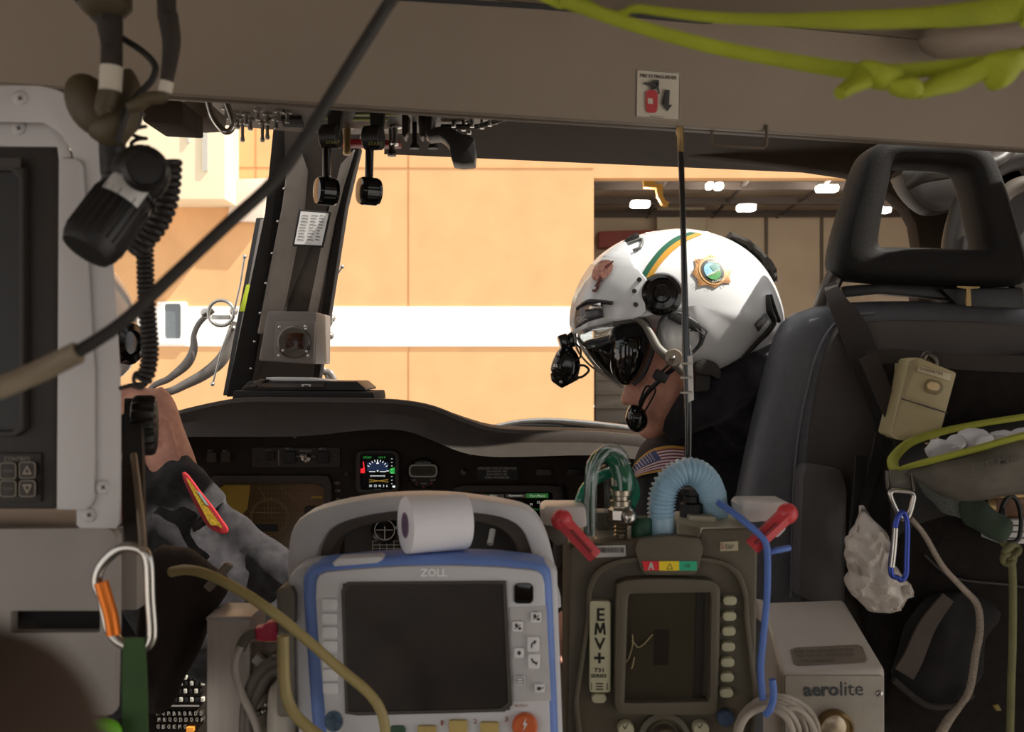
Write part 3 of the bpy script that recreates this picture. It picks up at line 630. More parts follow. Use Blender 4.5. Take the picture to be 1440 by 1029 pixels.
for x, y0, nm in ((459, 180, 0), (519, 182, 1)):
    Y = 1.46; top = P(x+(8 if not nm else 3), y0+12, Y)
    lv = obj('engine_lever', MB().tube([P(x+1, y0+14, Y), P(x, 250, Y)], .0062, 16), M_blackgl, oc)
    m = MB(); m.lathe([(.010, -.016), (.0185, -.0145), (.0205, -.010), (.0192, -.0095), (.0205, -.009), (.0205, .009), (.0192, .0095), (.0205, .010), (.0185, .0145), (.010, .016)], P(x, 269, Y), (1, .55, 0), 36); obj('lever_knob', m, M_blackgl, lv)
    m = MB(); m.cyl(P(x+6, y0+12, Y), (1, -.2, 0), .018, .026, 32); m.prism([(x, 150), (x+22, 150), (x+18, y0+10), (x+2, y0+14)], Y-.005, .02, .003); obj('lever_hub', m, M_black, lv)
    m = MB(); m.text('START', x+9, y0+20, 20, 4.5, flat(Y-.0195)); obj('hub_lettering', m, mat('yellow_green', (150,152,70)), lv)
gb = obj('lever_box', MB().prism(sm2([(624, 176), (650, 188), (667, 194), (668, 222), (664, 228), (636, 227), (632, 205), (618, 190), (602, 192), (600, 184)], 2), 1.42, .05, .004), M_black, oc)
m = MB(); m.tube([P(293, 143, 1.28), P(300, 165, 1.28), P(315, 184, 1.28), P(325, 182, 1.28), P(327, 170, 1.28), P(318, 143, 1.28)], .0042, sm=6); obj('chrome_hoop', m, M_steel, oc)
m = MB(); m.prism([(257, 141), (296, 144), (292, 166), (259, 168)], 1.3, .08, .004); obj('side_cheek', m, M_trimmid, oc)
m = MB(); m.tube([P(620, 178, 1.55), P(672, 178, 1.55), P(712, 166, 1.5)], .004); obj('trim_rod', m, M_dksteel, oc)
# ============================================================ PEOPLE
M_skin = mat('skin', (216,156,134), .5, vary=.10, scale=60, bump=.25, bscale=700, spec=.35)
M_cloth = mat('navy_cloth', (42,38,42), .9, vary=.2, scale=90, bump=.5, bscale=900, sheen=.08, spec=.2)
M_cloth2 = mat('charcoal_cloth', (48,45,47), .9, vary=.28, scale=70, bump=.5, bscale=900, sheen=.15, spec=.2)
M_helm = mat('helmet_white', (222,222,222), .22, vary=.02, coat=.5)
def hand(mb, wrist, d, up, s=1.0, curl=.5, flip=1):
    """palm and five separate bent fingers, d = pointing direction, up = back of the hand"""
    d = V(d).normalized(); up = (V(up)-d*V(up).dot(d)).normalized(); sd_ = d.cross(up)*flip; w0 = V(wrist)
    R = Matrix((sd_, d, up)).transposed()
    mb.ball(w0+d*.045*s, 1, (.040*s, .052*s, .016*s), 10, R)
    mb.tube([w0-d*.03*s, w0+d*.02*s], [.026*s, .027*s], 10)
    for k, (o, L) in enumerate(((-.030, .068), (-.010, .078), (.011, .073), (.030, .058))):
        p = w0+d*.085*s+sd_*o*s; c = curl*(1+.15*k); pts = [p-d*.02*s, p]; dd = d.copy()
        for j, f in enumerate((.42, .32, .26)):
            a = c*(.6+.35*j); dd = (dd*math.cos(a)-up*math.sin(a)).normalized() if j == 0 else (Matrix.Rotation(-a if False else a, 3, -sd_*flip) @ dd)
            pts.append(pts[-1]+dd*L*f*s)
        mb.tube(pts, [.0095*s, .0095*s, .009*s, .008*s, .0068*s], 9, sm=3)
        mb.ball(pts[-1], .0068*s, n=6)
    p = w0+d*.02*s-sd_*.03*s; t1 = p+(d*.6-sd_*.8).normalized()*.035*s; t2 = t1+(d*.9-sd_*.35-up*.3).normalized()*.03*s; t3 = t2+(d-up*.5).normalized()*.022*s
    mb.tube([p, t1, t2, t3], [.014*s, .012*s, .010*s, .008*s], 9, sm=3); mb.ball(t3, .008*s, n=6)
    return mb
# ---------------- pilot in the right seat, looking down to the left
HYc = 1.50
pr = thing('person', 'person in white flight helmet and dark shirt with flag patch, head bowed', 'person', (.30, 1.56, 0))
b = MB()
b.pill(Pill(sm2([(868, 470), (872, 510), (880, 540), (892, 560), (897, 572), (896, 582), (899, 592), (908, 598), (914, 608), (930, 610), (965, 592), (1000, 570), (1030, 530), (1060, 470), (1040, 400), (980, 370), (910, 385), (875, 425)]), HYc, .076, N=64), 12)
b.pill(Pill(sm2([(896, 528), (884, 536), (876, 550), (872, 560), (874, 568), (880, 571), (888, 568), (898, 572), (912, 566), (912, 545)], 3), HYc, .019, p=1.7, N=32), 8)   # nose
b.ball(P(893, 564, HYc-.014), .0085, (1.1, .9, .8)); b.ball(P(893, 564, HYc+.014), .0085, (1.1, .9, .8))
b.pill(Pill(sm2([(893, 574), (896, 578), (894, 583), (900, 586), (897, 592), (903, 597), (925, 592), (925, 575)]), HYc, .028, N=24), 6)              # lips
b.ball(P(915, 603, HYc), .02, (1, 1.1, .8)); b.ball(P(925, 545, HYc-.052), .025, (1, .8, .8)); b.ball(P(925, 545, HYc+.052), .025, (1, .8, .8))
b.tube([P(1020, 470, HYc+.01), P(1044, 540, HYc+.04), P(1040, 620, HYc+.10)], [.060, .052, .055], 20, sm=3)
b.pill(Pill(sm2([(985, 620), (1090, 590), (1160, 620), (1180, 800), (1170, 1030), (960, 1030), (960, 800), (965, 680)]), 1.65, .09, p=2.4), 10)
hips = V((.33, 1.64, .44))
for sx, kx in ((-1, .20), (1, .58)):
    kn = V((kx, 2.02, .50)); b.tube([hips+V((sx*.10, 0, 0)), kn], [.095, .062], 14); b.tube([kn, kn+V((0, .10, -.42))], [.06, .04], 14); b.tube([kn+V((0, .07, -.42)), kn+V((0, .26, -.45))], [.045, .03], 12)
for (sh, el, wr) in ((P(965, 615, 1.50), P(915, 800, 1.56), V((.10, 1.80, .68))), (P(1130, 620, 1.66), V((.60, 1.72, .80)), V((.46, 1.9, .66)))):
    b.tube([sh+V((0, .03, -.02)), el], [.035, .036], 14); b.tube([el, wr], [.042, .028], 14); hand(b, wr, (wr-el), (0, 0, 1), 1, .5)
obj('body', b, M_skin, pr, remesh=.0042)
s = MB()
arm = Pill(sm2([(887, 690), (889, 660), (898, 630), (915, 606), (940, 592), (975, 578), (1010, 570), (1050, 580), (1075, 640), (1075, 760), (1040, 830), (900, 840), (880, 770)]), 1.56, .115, p=2.2)
s.pill(arm, 12)
s.pill(Pill(sm2([(925, 610), (960, 580), (990, 555), (1030, 520), (1068, 486), (1095, 500), (1130, 520), (1190, 580), (1230, 700), (1230, 1020), (920, 1020), (900, 800), (915, 650)]), 1.62, .14, p=2.4), 12)
s.tube([P(940, 612, 1.44), P(985, 570, 1.43), P(1030, 535, 1.45), P(1068, 500, 1.50)], [.014, .036, .044, .026], 14, sm=3); s.tube([P(1000, 600, 1.50), P(1045, 548, 1.50), P(1072, 510, 1.54)], [.07, .072, .05], 16, sm=3)
s.tube([P(880, 745, 1.50), P(915, 800, 1.56), V((.12, 1.76, .72))], [.055, .062, .042], 14)
s.tube([P(1130, 620, 1.66), V((.60, 1.72, .80)), V((.48, 1.88, .68))], [.08, .06, .042], 14)
s.pill(Pill([(930, 1000), (1230, 1000), (1220, 1180), (920, 1180)], 1.64, .13, p=2.5), 6)
for v in s.b.verts: v.co += .006*noise.noise_vector(v.co*V((9, 9, 16)).length*.6)
sh = obj('shirt', s, M_cloth, pr, remesh=.007)
for v in sh.data.vertices:
    q = v.co; d = q.x*.8+q.z*.6; v.co.y += .006*math.sin(d*75+4*noise.noise(q*9))+.006*noise.noise(q*20)+.002*noise.noise(q*55)
t = MB()
for sx, kx in ((-1, .20), (1, .58)):
    kn = V((kx, 2.02, .50)); t.tube([hips+V((sx*.10, 0, 0)), kn], [.105, .072], 14); t.tube([kn, kn+V((0, .10, -.40))], [.07, .052], 14)
    t.tube([kn+V((0, .05, -.43)), kn+V((0, .27, -.46))], [.052, .038], 12)
t.ball(hips, .15, (1.1, .9, .7)); obj('trousers', t, M_cloth, pr, remesh=.01)
asf = arm.surf(.012)
# flag patch
A = [(883, 668), (892, 653), (905, 640), (920, 631), (942, 627), (966, 629)]; B = [(889, 673), (903, 667), (922, 663), (940, 661), (960, 662), (975, 664)]
A = [(q.x, q.y) for q in smooth([(x, y, 0) for x, y in A], 4)]; B = [(q.x, q.y) for q in smooth([(x, y, 0) for x, y in B], 4)]
def lp(a, b, t): return (a[0]+(b[0]-a[0])*t, a[1]+(b[1]-a[1])*t)
m = MB(); m.band([lp(a, b, -.02) for a, b in zip(A, B)], [lp(a, b, 1.05) for a, b in zip(A, B)], asf, 6); fp = obj('flag_patch', m, mat('patch_gold', (196,150,60), .7), sh, label='gold edged flag patch')
m = MB(); as2 = arm.surf(.0127)
for k in range(13):
    if k % 2 == 0: m.band([lp(a, b, .09+.84*k/13) for a, b in zip(A, B)][1:-1], [lp(a, b, .09+.84*(k+1)/13) for a, b in zip(A, B)][1:-1], as2, 1)
obj('red_stripes', m, mat('flag_red', (128,42,58), .7), sh)
m = MB()
for k in range(13):
    if k % 2: m.band([lp(a, b, .09+.84*k/13) for a, b in zip(A, B)][1:-1], [lp(a, b, .09+.84*(k+1)/13) for a, b in zip(A, B)][1:-1], as2, 1)
obj('white_stripes', m, mat('flag_white', (212,200,202), .7), sh)
m = MB(); as3 = arm.surf(.0133); m.band([lp(a, b, .06) for a, b in zip(A, B)][2:13], [lp(a, b, .52) for a, b in zip(A, B)][2:13], as3, 4); obj('blue_canton', m, mat('flag_blue', (58,62,112), .7), sh)
m = MB(); as4 = arm.surf(.0138)
for r_ in range(4):
    for c_ in range(8):
        k = 3+c_; x, y = lp(A[k], B[k], .12+.1*r_); m.decal([(x, y-1.4), (x+.9, y), (x, y+1.4), (x-.9, y)], as4)
obj('stars', m, mat('flag_white', (212,200,202)), sh)
# helmet
shell = Pill(sm2([(808, 476), (801, 452), (804, 425), (816, 395), (838, 364), (863, 345), (885, 335), (920, 326), (960, 323), (1000, 330), (1036, 346), (1066, 372), (1088, 408), (1099, 450), (1093, 476), (1066, 492), (1046, 508), (1020, 530), (1000, 541), (975, 544), (952, 540), (938, 524), (926, 500), (914, 478), (898, 462), (870, 460), (838, 470)], 3), HYc, .128, c=(958, 436), p=2.15, N=90)
hm = obj('helmet', MB().pill(shell, 16), M_helm, pr, ang=60)
hs = lambda o=.0: shell.surf(o)
def patch(poly, off, name, m_, cuts=3, thick=.003, lab=None):
    b_ = MB(); b_.decal(poly, hs(off), cuts); o_ = obj(name, b_, m_, hm, label=lab)
    md = o_.modifiers.new('s', 'SOLIDIFY'); md.thickness = thick; md.offset = 0; return o_
cover = sm2([(806, 470), (804, 440), (812, 408), (832, 374), (858, 352), (880, 342), (884, 352), (892, 368), (904, 386), (912, 400), (906, 420), (908, 438), (892, 448), (860, 452), (832, 462)], 2)
patch(cover, .006, 'visor_cover', M_helm, 3, .006)
for x, y in ((899, 393), (892, 409), (894, 428), (937, 548-30)): obj('rivet', MB().cyl(hs(.010)(x, y), (0, 1, 0), .0033, .003, 12), M_black, hm)
# side knob
m = MB(); m.lathe([(.029, 0), (.030, .012), (.027, .018), (.022, .020), (.021, .016), (.013, .017), (.011, .021), (.004, .0215), (.003, .026), (0, .026)], hs(0)(932, 414)+V((0, .012, 0)), (-.12, -1, .05), 40); kn_ = obj('visor_knob', m, M_blackgl, hm)
# stripe
def cb(pts, n=5): return [(q.x, q.y) for q in smooth([(x, y, 0) for x, y in pts], n)]
s1, s2, s3 = cb([(902, 386), (912, 370), (928, 350), (948, 334), (970, 326)]), cb([(909, 389), (919, 373), (936, 352), (956, 337), (980, 327)]), cb([(916, 391), (927, 374), (945, 354), (965, 339), (988, 329)])
obj('green_stripe', MB().band(s1, s2, hs(.0015), 2), mat('stripe_green', (24,84,58), .3, vary=.02), hm)
obj('gold_stripe', MB().band(s2, s3, hs(.0015), 2), mat('stripe_gold', (190,138,40), .3, vary=.05), hm)
# star shaped badge
cx, cy, ra = 1002, 381, 38
def bp(r, a): return (cx+r*math.cos(math.radians(a+ra)), cy+r*.82*math.sin(math.radians(a+ra)))
star = []
for k in range(8):
    a0 = 45*k; star += [bp(33 if k % 2 == 0 else 29, a0), bp(26, a0+14), bp(25, a0+22.5), bp(26, a0+31)]
Mgold = mat('badge_gold', (178,128,76), .4, .2, vary=.25, scale=250)
obj('badge', MB().decal(star, hs(.002), 2), Mgold, hm, label='gold star shaped badge')
E = lambda rx, ry, n=36: ell(cx, cy, rx, ry, n, math.radians(ra+8))
obj('badge_rim', MB().decal(E(21, 17.5), hs(.0026), 2), mat('badge_bronze', (206,158,104), .4), hm)
obj('badge_band', MB().decal(E(18, 14.5), hs(.0031), 2), mat('badge_black', (30,34,26), .4), hm)
obj('badge_sky', MB().decal(E(13.5, 10.5), hs(.0036), 2), mat('badge_blue', (130,186,214), .4, vary=.15, scale=300), hm)
m = MB(); e_ = [p for p in E(13.5, 10.5, 60) if (p[0]-cx)*.5+(p[1]-cy) > 2.5]; e_.sort(key=lambda p: math.atan2(p[1]-cy-5, p[0]-cx-2)); m.decal(e_, hs(.0041), 1); obj('badge_land', m, mat('badge_green', (58,140,62), .4, vary=.2, scale=300), hm)
m = MB(); m.decal([(998, 374), (1005, 369), (1012, 372), (1011, 379), (1003, 381)], hs(.0042), 1); obj('badge_tree', m, mat('badge_teal', (40,110,96), .4), hm)
m = MB(); m.text('COUNTY', 1003, 383.5, 20, 3, hs(.0047), rot=-24, bold=.02); m.text('DADE', 1002, 368, 13, 3, hs(.0047), rot=4); m.text('FLORIDA', 1010, 394, 17, 3, hs(.0047), rot=-16); obj('badge_lettering', m, mat('badge_cream', (222,214,190), .5, vary=0), hm)
m = MB(); sf = hs(.0030)
for k in range(40):
    a_ = k*9; 
    if k % 5 in (0, 1, 2): p0, p1 = bp(24, a_), bp(30 if (k % 10) < 5 else 27, a_); line(m, *p0, *p1, sf, .35)
obj('badge_rays', m, mat('badge_brown', (96,60,36), .5), hm)
# small emblem on the cover
m = MB(); m.decal(sm2([(832, 388), (836, 374), (846, 366), (858, 366), (862, 374), (858, 384), (850, 391), (838, 395)], 2), hs(.0150), 1); obj('emblem', m, mat('emblem_tan', (176,124,108), .5, vary=.3, scale=300), hm, label='small reddish brown emblem')
m = MB(); m.band(cb([(843, 388), (839, 398), (835, 402)]), cb([(847, 390), (843, 399), (839, 404)]), hs(.0154), 1); m.band(cb([(838, 398), (842, 396), (842, 404), (837, 411), (832, 409)]), cb([(838, 401), (840, 399), (839, 403), (836, 407), (834, 406)]), hs(.0156), 1); m.decal([(850, 374), (862, 366), (863, 368), (852, 378)], hs(.0155)); obj('emblem_outline', m, mat('emblem_brown', (96,44,40), .5), hm)
# dark brow plate with lettering, bright tabs
patch([(808, 452), (812, 430), (845, 422), (848, 446), (826, 452), (810, 462)], .0125, 'brow_plate', mat('brow_grey', (70,68,72), .3), 2, .003)
m = MB(); m.text('GRC', 818, 448, 15, 8, hs(.016), rot=-18, bold=.03); obj('brow_lettering', m, M_mark, hm)
patch([(822, 431), (845, 426), (846, 434), (824, 438)], .017, 'brow_clip', M_steel, 1, .003)
m = MB(); m.tube([hs(.014)(x, y) for x, y in ((812, 434), (826, 424), (842, 424), (861, 426))], .003, sm=3); obj('brow_rail', m, M_black, hm)
# clip on the crown
m = MB(); m.prism([(880, 335), (896, 326), (900, 331), (898, 340), (886, 350), (880, 356), (877, 346)], HYc-.055, .10, .003); obj('crown_clip', m, M_black, hm)
m = MB(); m.tube([hs(.004)(x, y) for x, y in ((878, 344), (890, 340), (903, 336), (901, 347), (890, 352))], .0022, sm=3); obj('crown_loop', m, mat('clip_grey', (110,108,104), .3), hm)
# velcro strip over the back
m = MB(); m.tube([P(x, y, HYc) for x, y in ((1022, 334), (1045, 345), (1064, 362), (1079, 382), (1085, 398))], [.008, .010, .010, .010, .007], 12, sm=4)
for v in m.b.verts: v.co += .0022*noise.noise_vector(v.co*400); v.co.y = HYc+(v.co.y-HYc)*3.4
obj('velcro_strip', m, mat('velcro', (46,40,34), .95, vary=.4, scale=600), hm)
# rear strap, label
m = MB(); m.tube([hs(.003)(x, y) for x, y in ((1080, 415), (1082, 436), (1089, 452), (1080, 466), (1066, 480), (1046, 502))], [.003, .005, .004, .0045, .004, .003], 10, sm=4); m.tube([hs(.003)(x, y) for x, y in ((1083, 414), (1090, 436), (1096, 452))], .003, sm=3); obj('nape_strap', m, M_rubber, hm)
patch([(1061, 456), (1076, 440), (1080, 449), (1066, 466)], .003, 'label_plate', mat('label_grey', (84,84,84), .5), 1, .002)
m = MB(); m.text('HGU', 1070.5, 453, 13, 5, hs(.0052), rot=-47); obj('label_lettering', m, M_mark, hm)
# ear cup, bungees and wires
ec = obj('ear_cup', MB().pill(Pill(sm2([(930, 452), (950, 445), (975, 455), (985, 480), (975, 505), (950, 508), (932, 490), (926, 470)]), 1.40, .022, N=36), 8), M_helm, hm)
m = MB(); m.tube([P(x, y, 1.373) for x, y in ((930, 500), (925, 470), (932, 446), (950, 440), (966, 446), (982, 458), (985, 480), (974, 495))], .0022, sm=5)
m.tube([P(x, y, 1.371) for x, y in ((971, 466), (982, 455), (994, 466), (987, 484), (974, 498))], .0012, sm=1); m.tube([P(x, y, 1.37) for x, y in ((978, 462), (990, 472), (984, 486))], .0012, sm=1); obj('bungee', m, M_black, ec)
m = MB(); m.box(P(951, 447, 1.375), (.022, .012, .012), Matrix.Rotation(.5, 3, 'Y'), .003); m.box(P(973, 457, 1.375), (.022, .012, .012), Matrix.Rotation(.5, 3, 'Y'), .003); obj('bungee_block', m, M_black, ec)
m = MB(); m.tube([P(x, y, Y) for x, y, Y in ((862, 452, 1.40), (890, 447, 1.385), (906, 456, 1.38), (916, 472, 1.375), (926, 490, 1.37), (944, 506, 1.37), (960, 524, 1.38))], [.003, .004, .005, .006, .0065, .007, .005], 12, sm=4); obj('edge_roll', m, mat('edge_grey', (104,98,88), .5), hm)
m = MB(); m.lathe([(0, 0), (.0125, 0), (.0125, .006), (.011, .008), (.004, .008), (.004, .010), (0, .010)], P(947, 503, 1.368), (-.1, -1, 0), 28); pv = obj('boom_pivot', m, mat('pivot_taupe', (110,98,84), .5), hm)
obj('pivot_screw', MB().ball(P(947, 503, 1.357), .003), M_steel, hm)
# dark visors: two lenses and a clear outer visor
Mvis = mat('visor_dark', (20,16,13), .06, vary=0, spec=.8)
q1 = Pill(sm2([(861, 462), (880, 450), (900, 448), (912, 462), (916, 482), (912, 505), (902, 528), (888, 541), (872, 540), (858, 520), (855, 490)]), HYc-.045, .055, p=2.0, N=48)
obj('dark_visor', MB().pill(q1, 10), Mvis, hm)
q2 = Pill(sm2([(818, 482), (850, 472), (880, 462), (885, 490), (885, 528), (873, 542), (852, 526), (832, 505)]), HYc+.005, .062, N=48)
obj('dark_visor_front', MB().pill(q2, 10), Mvis, hm)
m = MB(); m.tube([P(x, y, Y) for x, y, Y in ((812, 474, 1.46), (822, 494, 1.47), (838, 515, 1.49), (858, 533, 1.5), (876, 545, 1.5))], .0022, sm=5); m.tube([P(x, y, Y) for x, y, Y in ((808, 470, 1.47), (812, 492, 1.49), (828, 512, 1.51), (850, 528, 1.52))], .0015, sm=5); obj('visor_edge', m, M_mark, hm)
q3 = Pill(sm2([(812, 468), (850, 452), (872, 450), (868, 470), (864, 478), (850, 486), (824, 489)]), 1.425, .03, N=40); obj('clear_visor', MB().pill(q3, 8), M_clear, hm)
m = MB(); m.tube([P(x, y, 1.392) for x, y in ((872, 447), (895, 444), (908, 452), (916, 466), (919, 486), (914, 506), (904, 528), (890, 541))], .003, sm=4); obj('visor_frame', m, M_black, hm)
# night vision mount at the brow
m = MB(); m.pill(Pill(sm2([(780, 500), (790, 486), (800, 484), (812, 498), (816, 514), (812, 530), (800, 538), (784, 534), (774, 520)]), HYc, .022, p=3), 8)
m.prism([(784, 472), (797, 468), (802, 488), (790, 492)], HYc-.02, .04, .003); m.prism([(774, 524), (812, 522), (815, 533), (790, 546), (776, 536)], HYc-.016, .03, .003); m.prism([(798, 470), (810, 462), (812, 486), (800, 490)], HYc-.012, .03, .002)
nv = obj('goggle_mount', m, M_blackgl, hm)
m = MB(); m.tube([P(x, y, HYc-.02) for x, y in ((808, 482), (816, 490), (816, 502), (808, 508))], .0014, sm=4); m.tube([P(x, y, HYc-.02) for x, y in ((812, 514), (822, 514), (828, 521), (818, 530), (808, 530))], .0018, sm=4); obj('wire_loop', m, M_black, nv)
m = MB(); m.ball(P(785, 498, HYc-.024), .004); m.ball(P(782, 515, HYc-.024), .004); m.ball(P(789, 537, HYc-.02), .003); obj('mount_screw', m, M_steel, nv)
# microphone boom
m = MB(); m.tube([P(x, y, Y) for x, y, Y in ((952, 514, 1.372), (935, 528, 1.385), (917, 545, 1.40), (905, 560, 1.42), (898, 577, 1.435))], .0036, 10, sm=5)
m.tube([P(x, y, Y) for x, y, Y in ((945, 508, 1.365), (931, 522, 1.38), (921, 533, 1.39))], .0018, sm=3); m.tube([P(x, y, Y) for x, y, Y in ((917, 545, 1.40), (908, 544, 1.40), (899, 566, 1.42))], .0016, sm=3); m.tube([P(x, y, Y) for x, y, Y in ((920, 545, 1.40), (921, 552, 1.40), (908, 576, 1.425), (900, 586, 1.43))], .0014, sm=3)
bm_ = obj('microphone_boom', m, M_black, hm)
m = MB(); m.pill(Pill(sm2([(881, 580), (886, 570), (895, 569), (906, 576), (911, 590), (907, 602), (896, 608), (885, 602), (880, 591)]), 1.435, .019), 8); obj('microphone', m, M_blackgl, bm_)
m = MB(); m.box(P(929, 529, 1.378), (.020, .014, .014), Matrix.Rotation(.5, 3, 'Y'), .003); obj('microphone_plug', m, M_black, bm_)
# nape connector and coiled lead
m = MB(); m.prism(sm2([(978, 512), (992, 505), (1008, 511), (1014, 522), (1012, 534), (1000, 528), (980, 526)]), 1.385, .03, .003); m.prism([(978, 524), (1000, 528), (998, 550), (978, 552)], 1.392, .02, .003); obj('receiver', m, M_rubber, hm)
m = MB(); m.tube([P(x, y, Y) for x, y, Y in ((1099, 455, 1.47), (1098, 470, 1.45), (1088, 492, 1.44), (1078, 515, 1.45), (1066, 530, 1.46))], .003, sm=5); m.tube(helix([P(1066, 524, 1.46), P(1063, 545, 1.46), P(1066, 572, 1.46)], .011, 5), .0024, 8); obj('coiled_lead', m, M_rubber, hm)

# ---------------- pilot on the left, mostly hidden behind the rack
pl_ = thing('person', 'person behind the rack, charcoal sleeve with red and yellow patch, bare forearm raised', 'person', (-.62, 1.50, 0))
b = MB()
b.ball(P(62, 485, 1.48), .1, (.85, 1.0, 1.15)); b.tube([P(62, 520, 1.48), P(80, 640, 1.5)], [.06, .07], 16)
b.pill(Pill([(-60, 680), (150, 680), (180, 800), (150, 1000), (-60, 1000)], 1.54, .08, p=2.5), 8)
arm_pts = [P(250, 712, 1.40), P(244, 665, 1.385), P(228, 612, 1.39), P(219, 575, 1.40), P(208, 562, 1.40)]
b.tube([P(300, 780, 1.40)]+arm_pts, [.030, .036, .034, .031, .028, .027], 18, sm=4)
b.pill(Pill(sm2([(176, 550), (196, 544), (214, 546), (232, 553), (240, 568), (238, 590), (215, 600), (180, 600), (168, 575)]), 1.40, .022, p=2.3), 8)
for k, (y, L) in enumerate(((552, 60), (566, 70), (581, 66), (595, 54))):
    p = P(186, y, 1.40-.004*k); q_ = P(186-L*.5, y+4, 1.385); r_ = P(186-L*.85, y+10, 1.40); t_ = P(186-L, y+16, 1.415)
    b.tube([p, q_, r_, t_], [.0098, .0095, .0088, .0075], 9, sm=3); b.ball(t_, .0075, n=6)
b.tube([P(205, 596, 1.385), P(190, 618, 1.37), P(172, 626, 1.365), P(158, 622, 1.37)], [.015, .013, .011, .0085], 10, sm=3)
for x0, y0, x1, y1 in ((226, 580, 240, 640), (236, 590, 252, 655), (214, 575, 222, 620)): b.tube([P(x0, y0, 1.362), P((x0+x1)/2+1, (y0+y1)/2, 1.354), P(x1, y1, 1.354)], .0035, 8, sm=3)
hips = V((-.84, 1.62, .44))
for sx, kx in ((-1, -1.02), (1, -.70)):
    kn = V((kx, 2.0, .50)); b.tube([hips+V((sx*.10, 0, 0)), kn], [.095, .062], 14); b.tube([kn, kn+V((0, .10, -.42))], [.06, .04], 14); b.tube([kn+V((0, .07, -.42)), kn+V((0, .26, -.45))], [.045, .03], 12)
b.tube([P(-40, 690, 1.55), V((-1.05, 1.62, .78)), V((-.92, 1.85, .70))], [.05, .042, .03], 12); hand(b, (-.92, 1.85, .70), (.4, 1, -.2), (0, 0, 1))
b.tube([P(300, 780, 1.42), P(250, 830, 1.50), P(120, 850, 1.53)], [.03, .04, .06], 12)
obj('body', b, M_skin, pl_, remesh=.0045)
s = MB()
slv = Pill(sm2([(178, 628), (200, 632), (225, 645), (262, 680), (290, 712), (318, 738), (345, 762), (372, 785), (402, 805), (425, 850), (400, 920), (300, 960), (200, 900), (170, 800)]), 1.40, .085, p=2.1, N=64)
s.pill(slv, 12); s.pill(Pill([(-60, 660), (150, 650), (230, 720), (250, 850), (190, 1000), (-60, 1060)], 1.53, .12, p=2.5), 10)
s.tube([P(238, 652, 1.385), P(262, 690, 1.36), P(290, 725, 1.36)], [.030, .036, .040], 14, sm=3)
s.tube([P(296, 716, 1.39), P(335, 752, 1.37), P(352, 765, 1.37)], [.02, .026, .016], 12, sm=3); s.tube([P(345, 758, 1.38), P(380, 790, 1.36), P(405, 815, 1.36)], [.02, .03, .035], 12, sm=3)
s.tube([P(-40, 690, 1.55), V((-1.05, 1.62, .78)), V((-.94, 1.81, .71))], [.075, .06, .045], 12)
sh2 = obj('shirt', s, M_cloth2, pl_, remesh=.006)
for v in sh2.data.vertices:
    q = v.co; d = q.x*.75+q.z*.66; v.co.y += .010*math.sin((q.z*.8-q.x*.5)*110+5*noise.noise(q*8))*max(0, .4+noise.noise(q*6))+.008*noise.noise(q*22)+.003*noise.noise(q*55)
t = MB()
for sx, kx in ((-1, -1.02), (1, -.70)):
    kn = V((kx, 2.0, .50)); t.tube([hips+V((sx*.10, 0, 0)), kn], [.105, .072], 14); t.tube([kn, kn+V((0, .10, -.40))], [.07, .052], 14); t.tube([kn+V((0, .05, -.43)), kn+V((0, .27, -.46))], [.052, .038], 12)
t.ball(hips, .15, (1.1, .9, .7)); obj('trousers', t, M_cloth, pl_, remesh=.01)
ss = lambda o: (lambda u, v: P(u, v, 1.325-o))
def ssf(o):
    f0 = slv.surf(o+.01)
    return lambda u, v: V((f0(u, v).x, f0(u, v).y, f0(u, v).z))
m = MB(); m.prism(sm2([(256, 664), (264, 668), (280, 690), (298, 712), (312, 732), (320, 744), (317, 751), (306, 749), (292, 741), (280, 722), (268, 698), (258, 676)], 2), 1.312, .006, .002); sp = obj('sleeve_patch', m, mat('patch_red', (168,36,44), .6), sh2, label='red and yellow sleeve patch')
m = MB(); m.decal(sm2([(262, 672), (270, 680), (286, 704), (302, 726), (314, 743), (304, 738), (296, 738), (284, 716), (272, 694)], 2), flat(1.3112), 0); obj('patch_yellow', m, mat('patch_yellow', (198,160,40), .6, vary=.35, scale=500), sh2)
m = MB(); m.decal([(276, 689), (281, 692), (294, 711), (289, 709)], flat(1.3108), 0); obj('patch_light', m, mat('patch_pale', (170,196,190), .6), sh2)
hm2 = obj('helmet', MB().pill(Pill(sm2([(-62, 470), (-50, 400), (-10, 352), (60, 335), (125, 352), (168, 400), (184, 450), (182, 500), (165, 530), (120, 545), (0, 545), (-50, 520)]), 1.48, .135, N=64), 14), M_helm, pl_)
m = MB(); m.lathe([(.031, 0), (.032, .010), (.028, .016), (.018, .018), (.016, .013), (0, .014)], P(174, 482, 1.44), (.93, -.36, 0), 32); m.lathe([(.024, -.05), (.03, 0)], P(172, 482, 1.44), (.93, -.36, 0), 32); obj('ear_knob', m, M_blackgl, hm2)
m = MB(); m.tube([P(175, 545, 1.42), P(188, 541, 1.40), P(205, 540, 1.39)], .003, sm=3); obj('chin_strap', m, M_black, hm2)
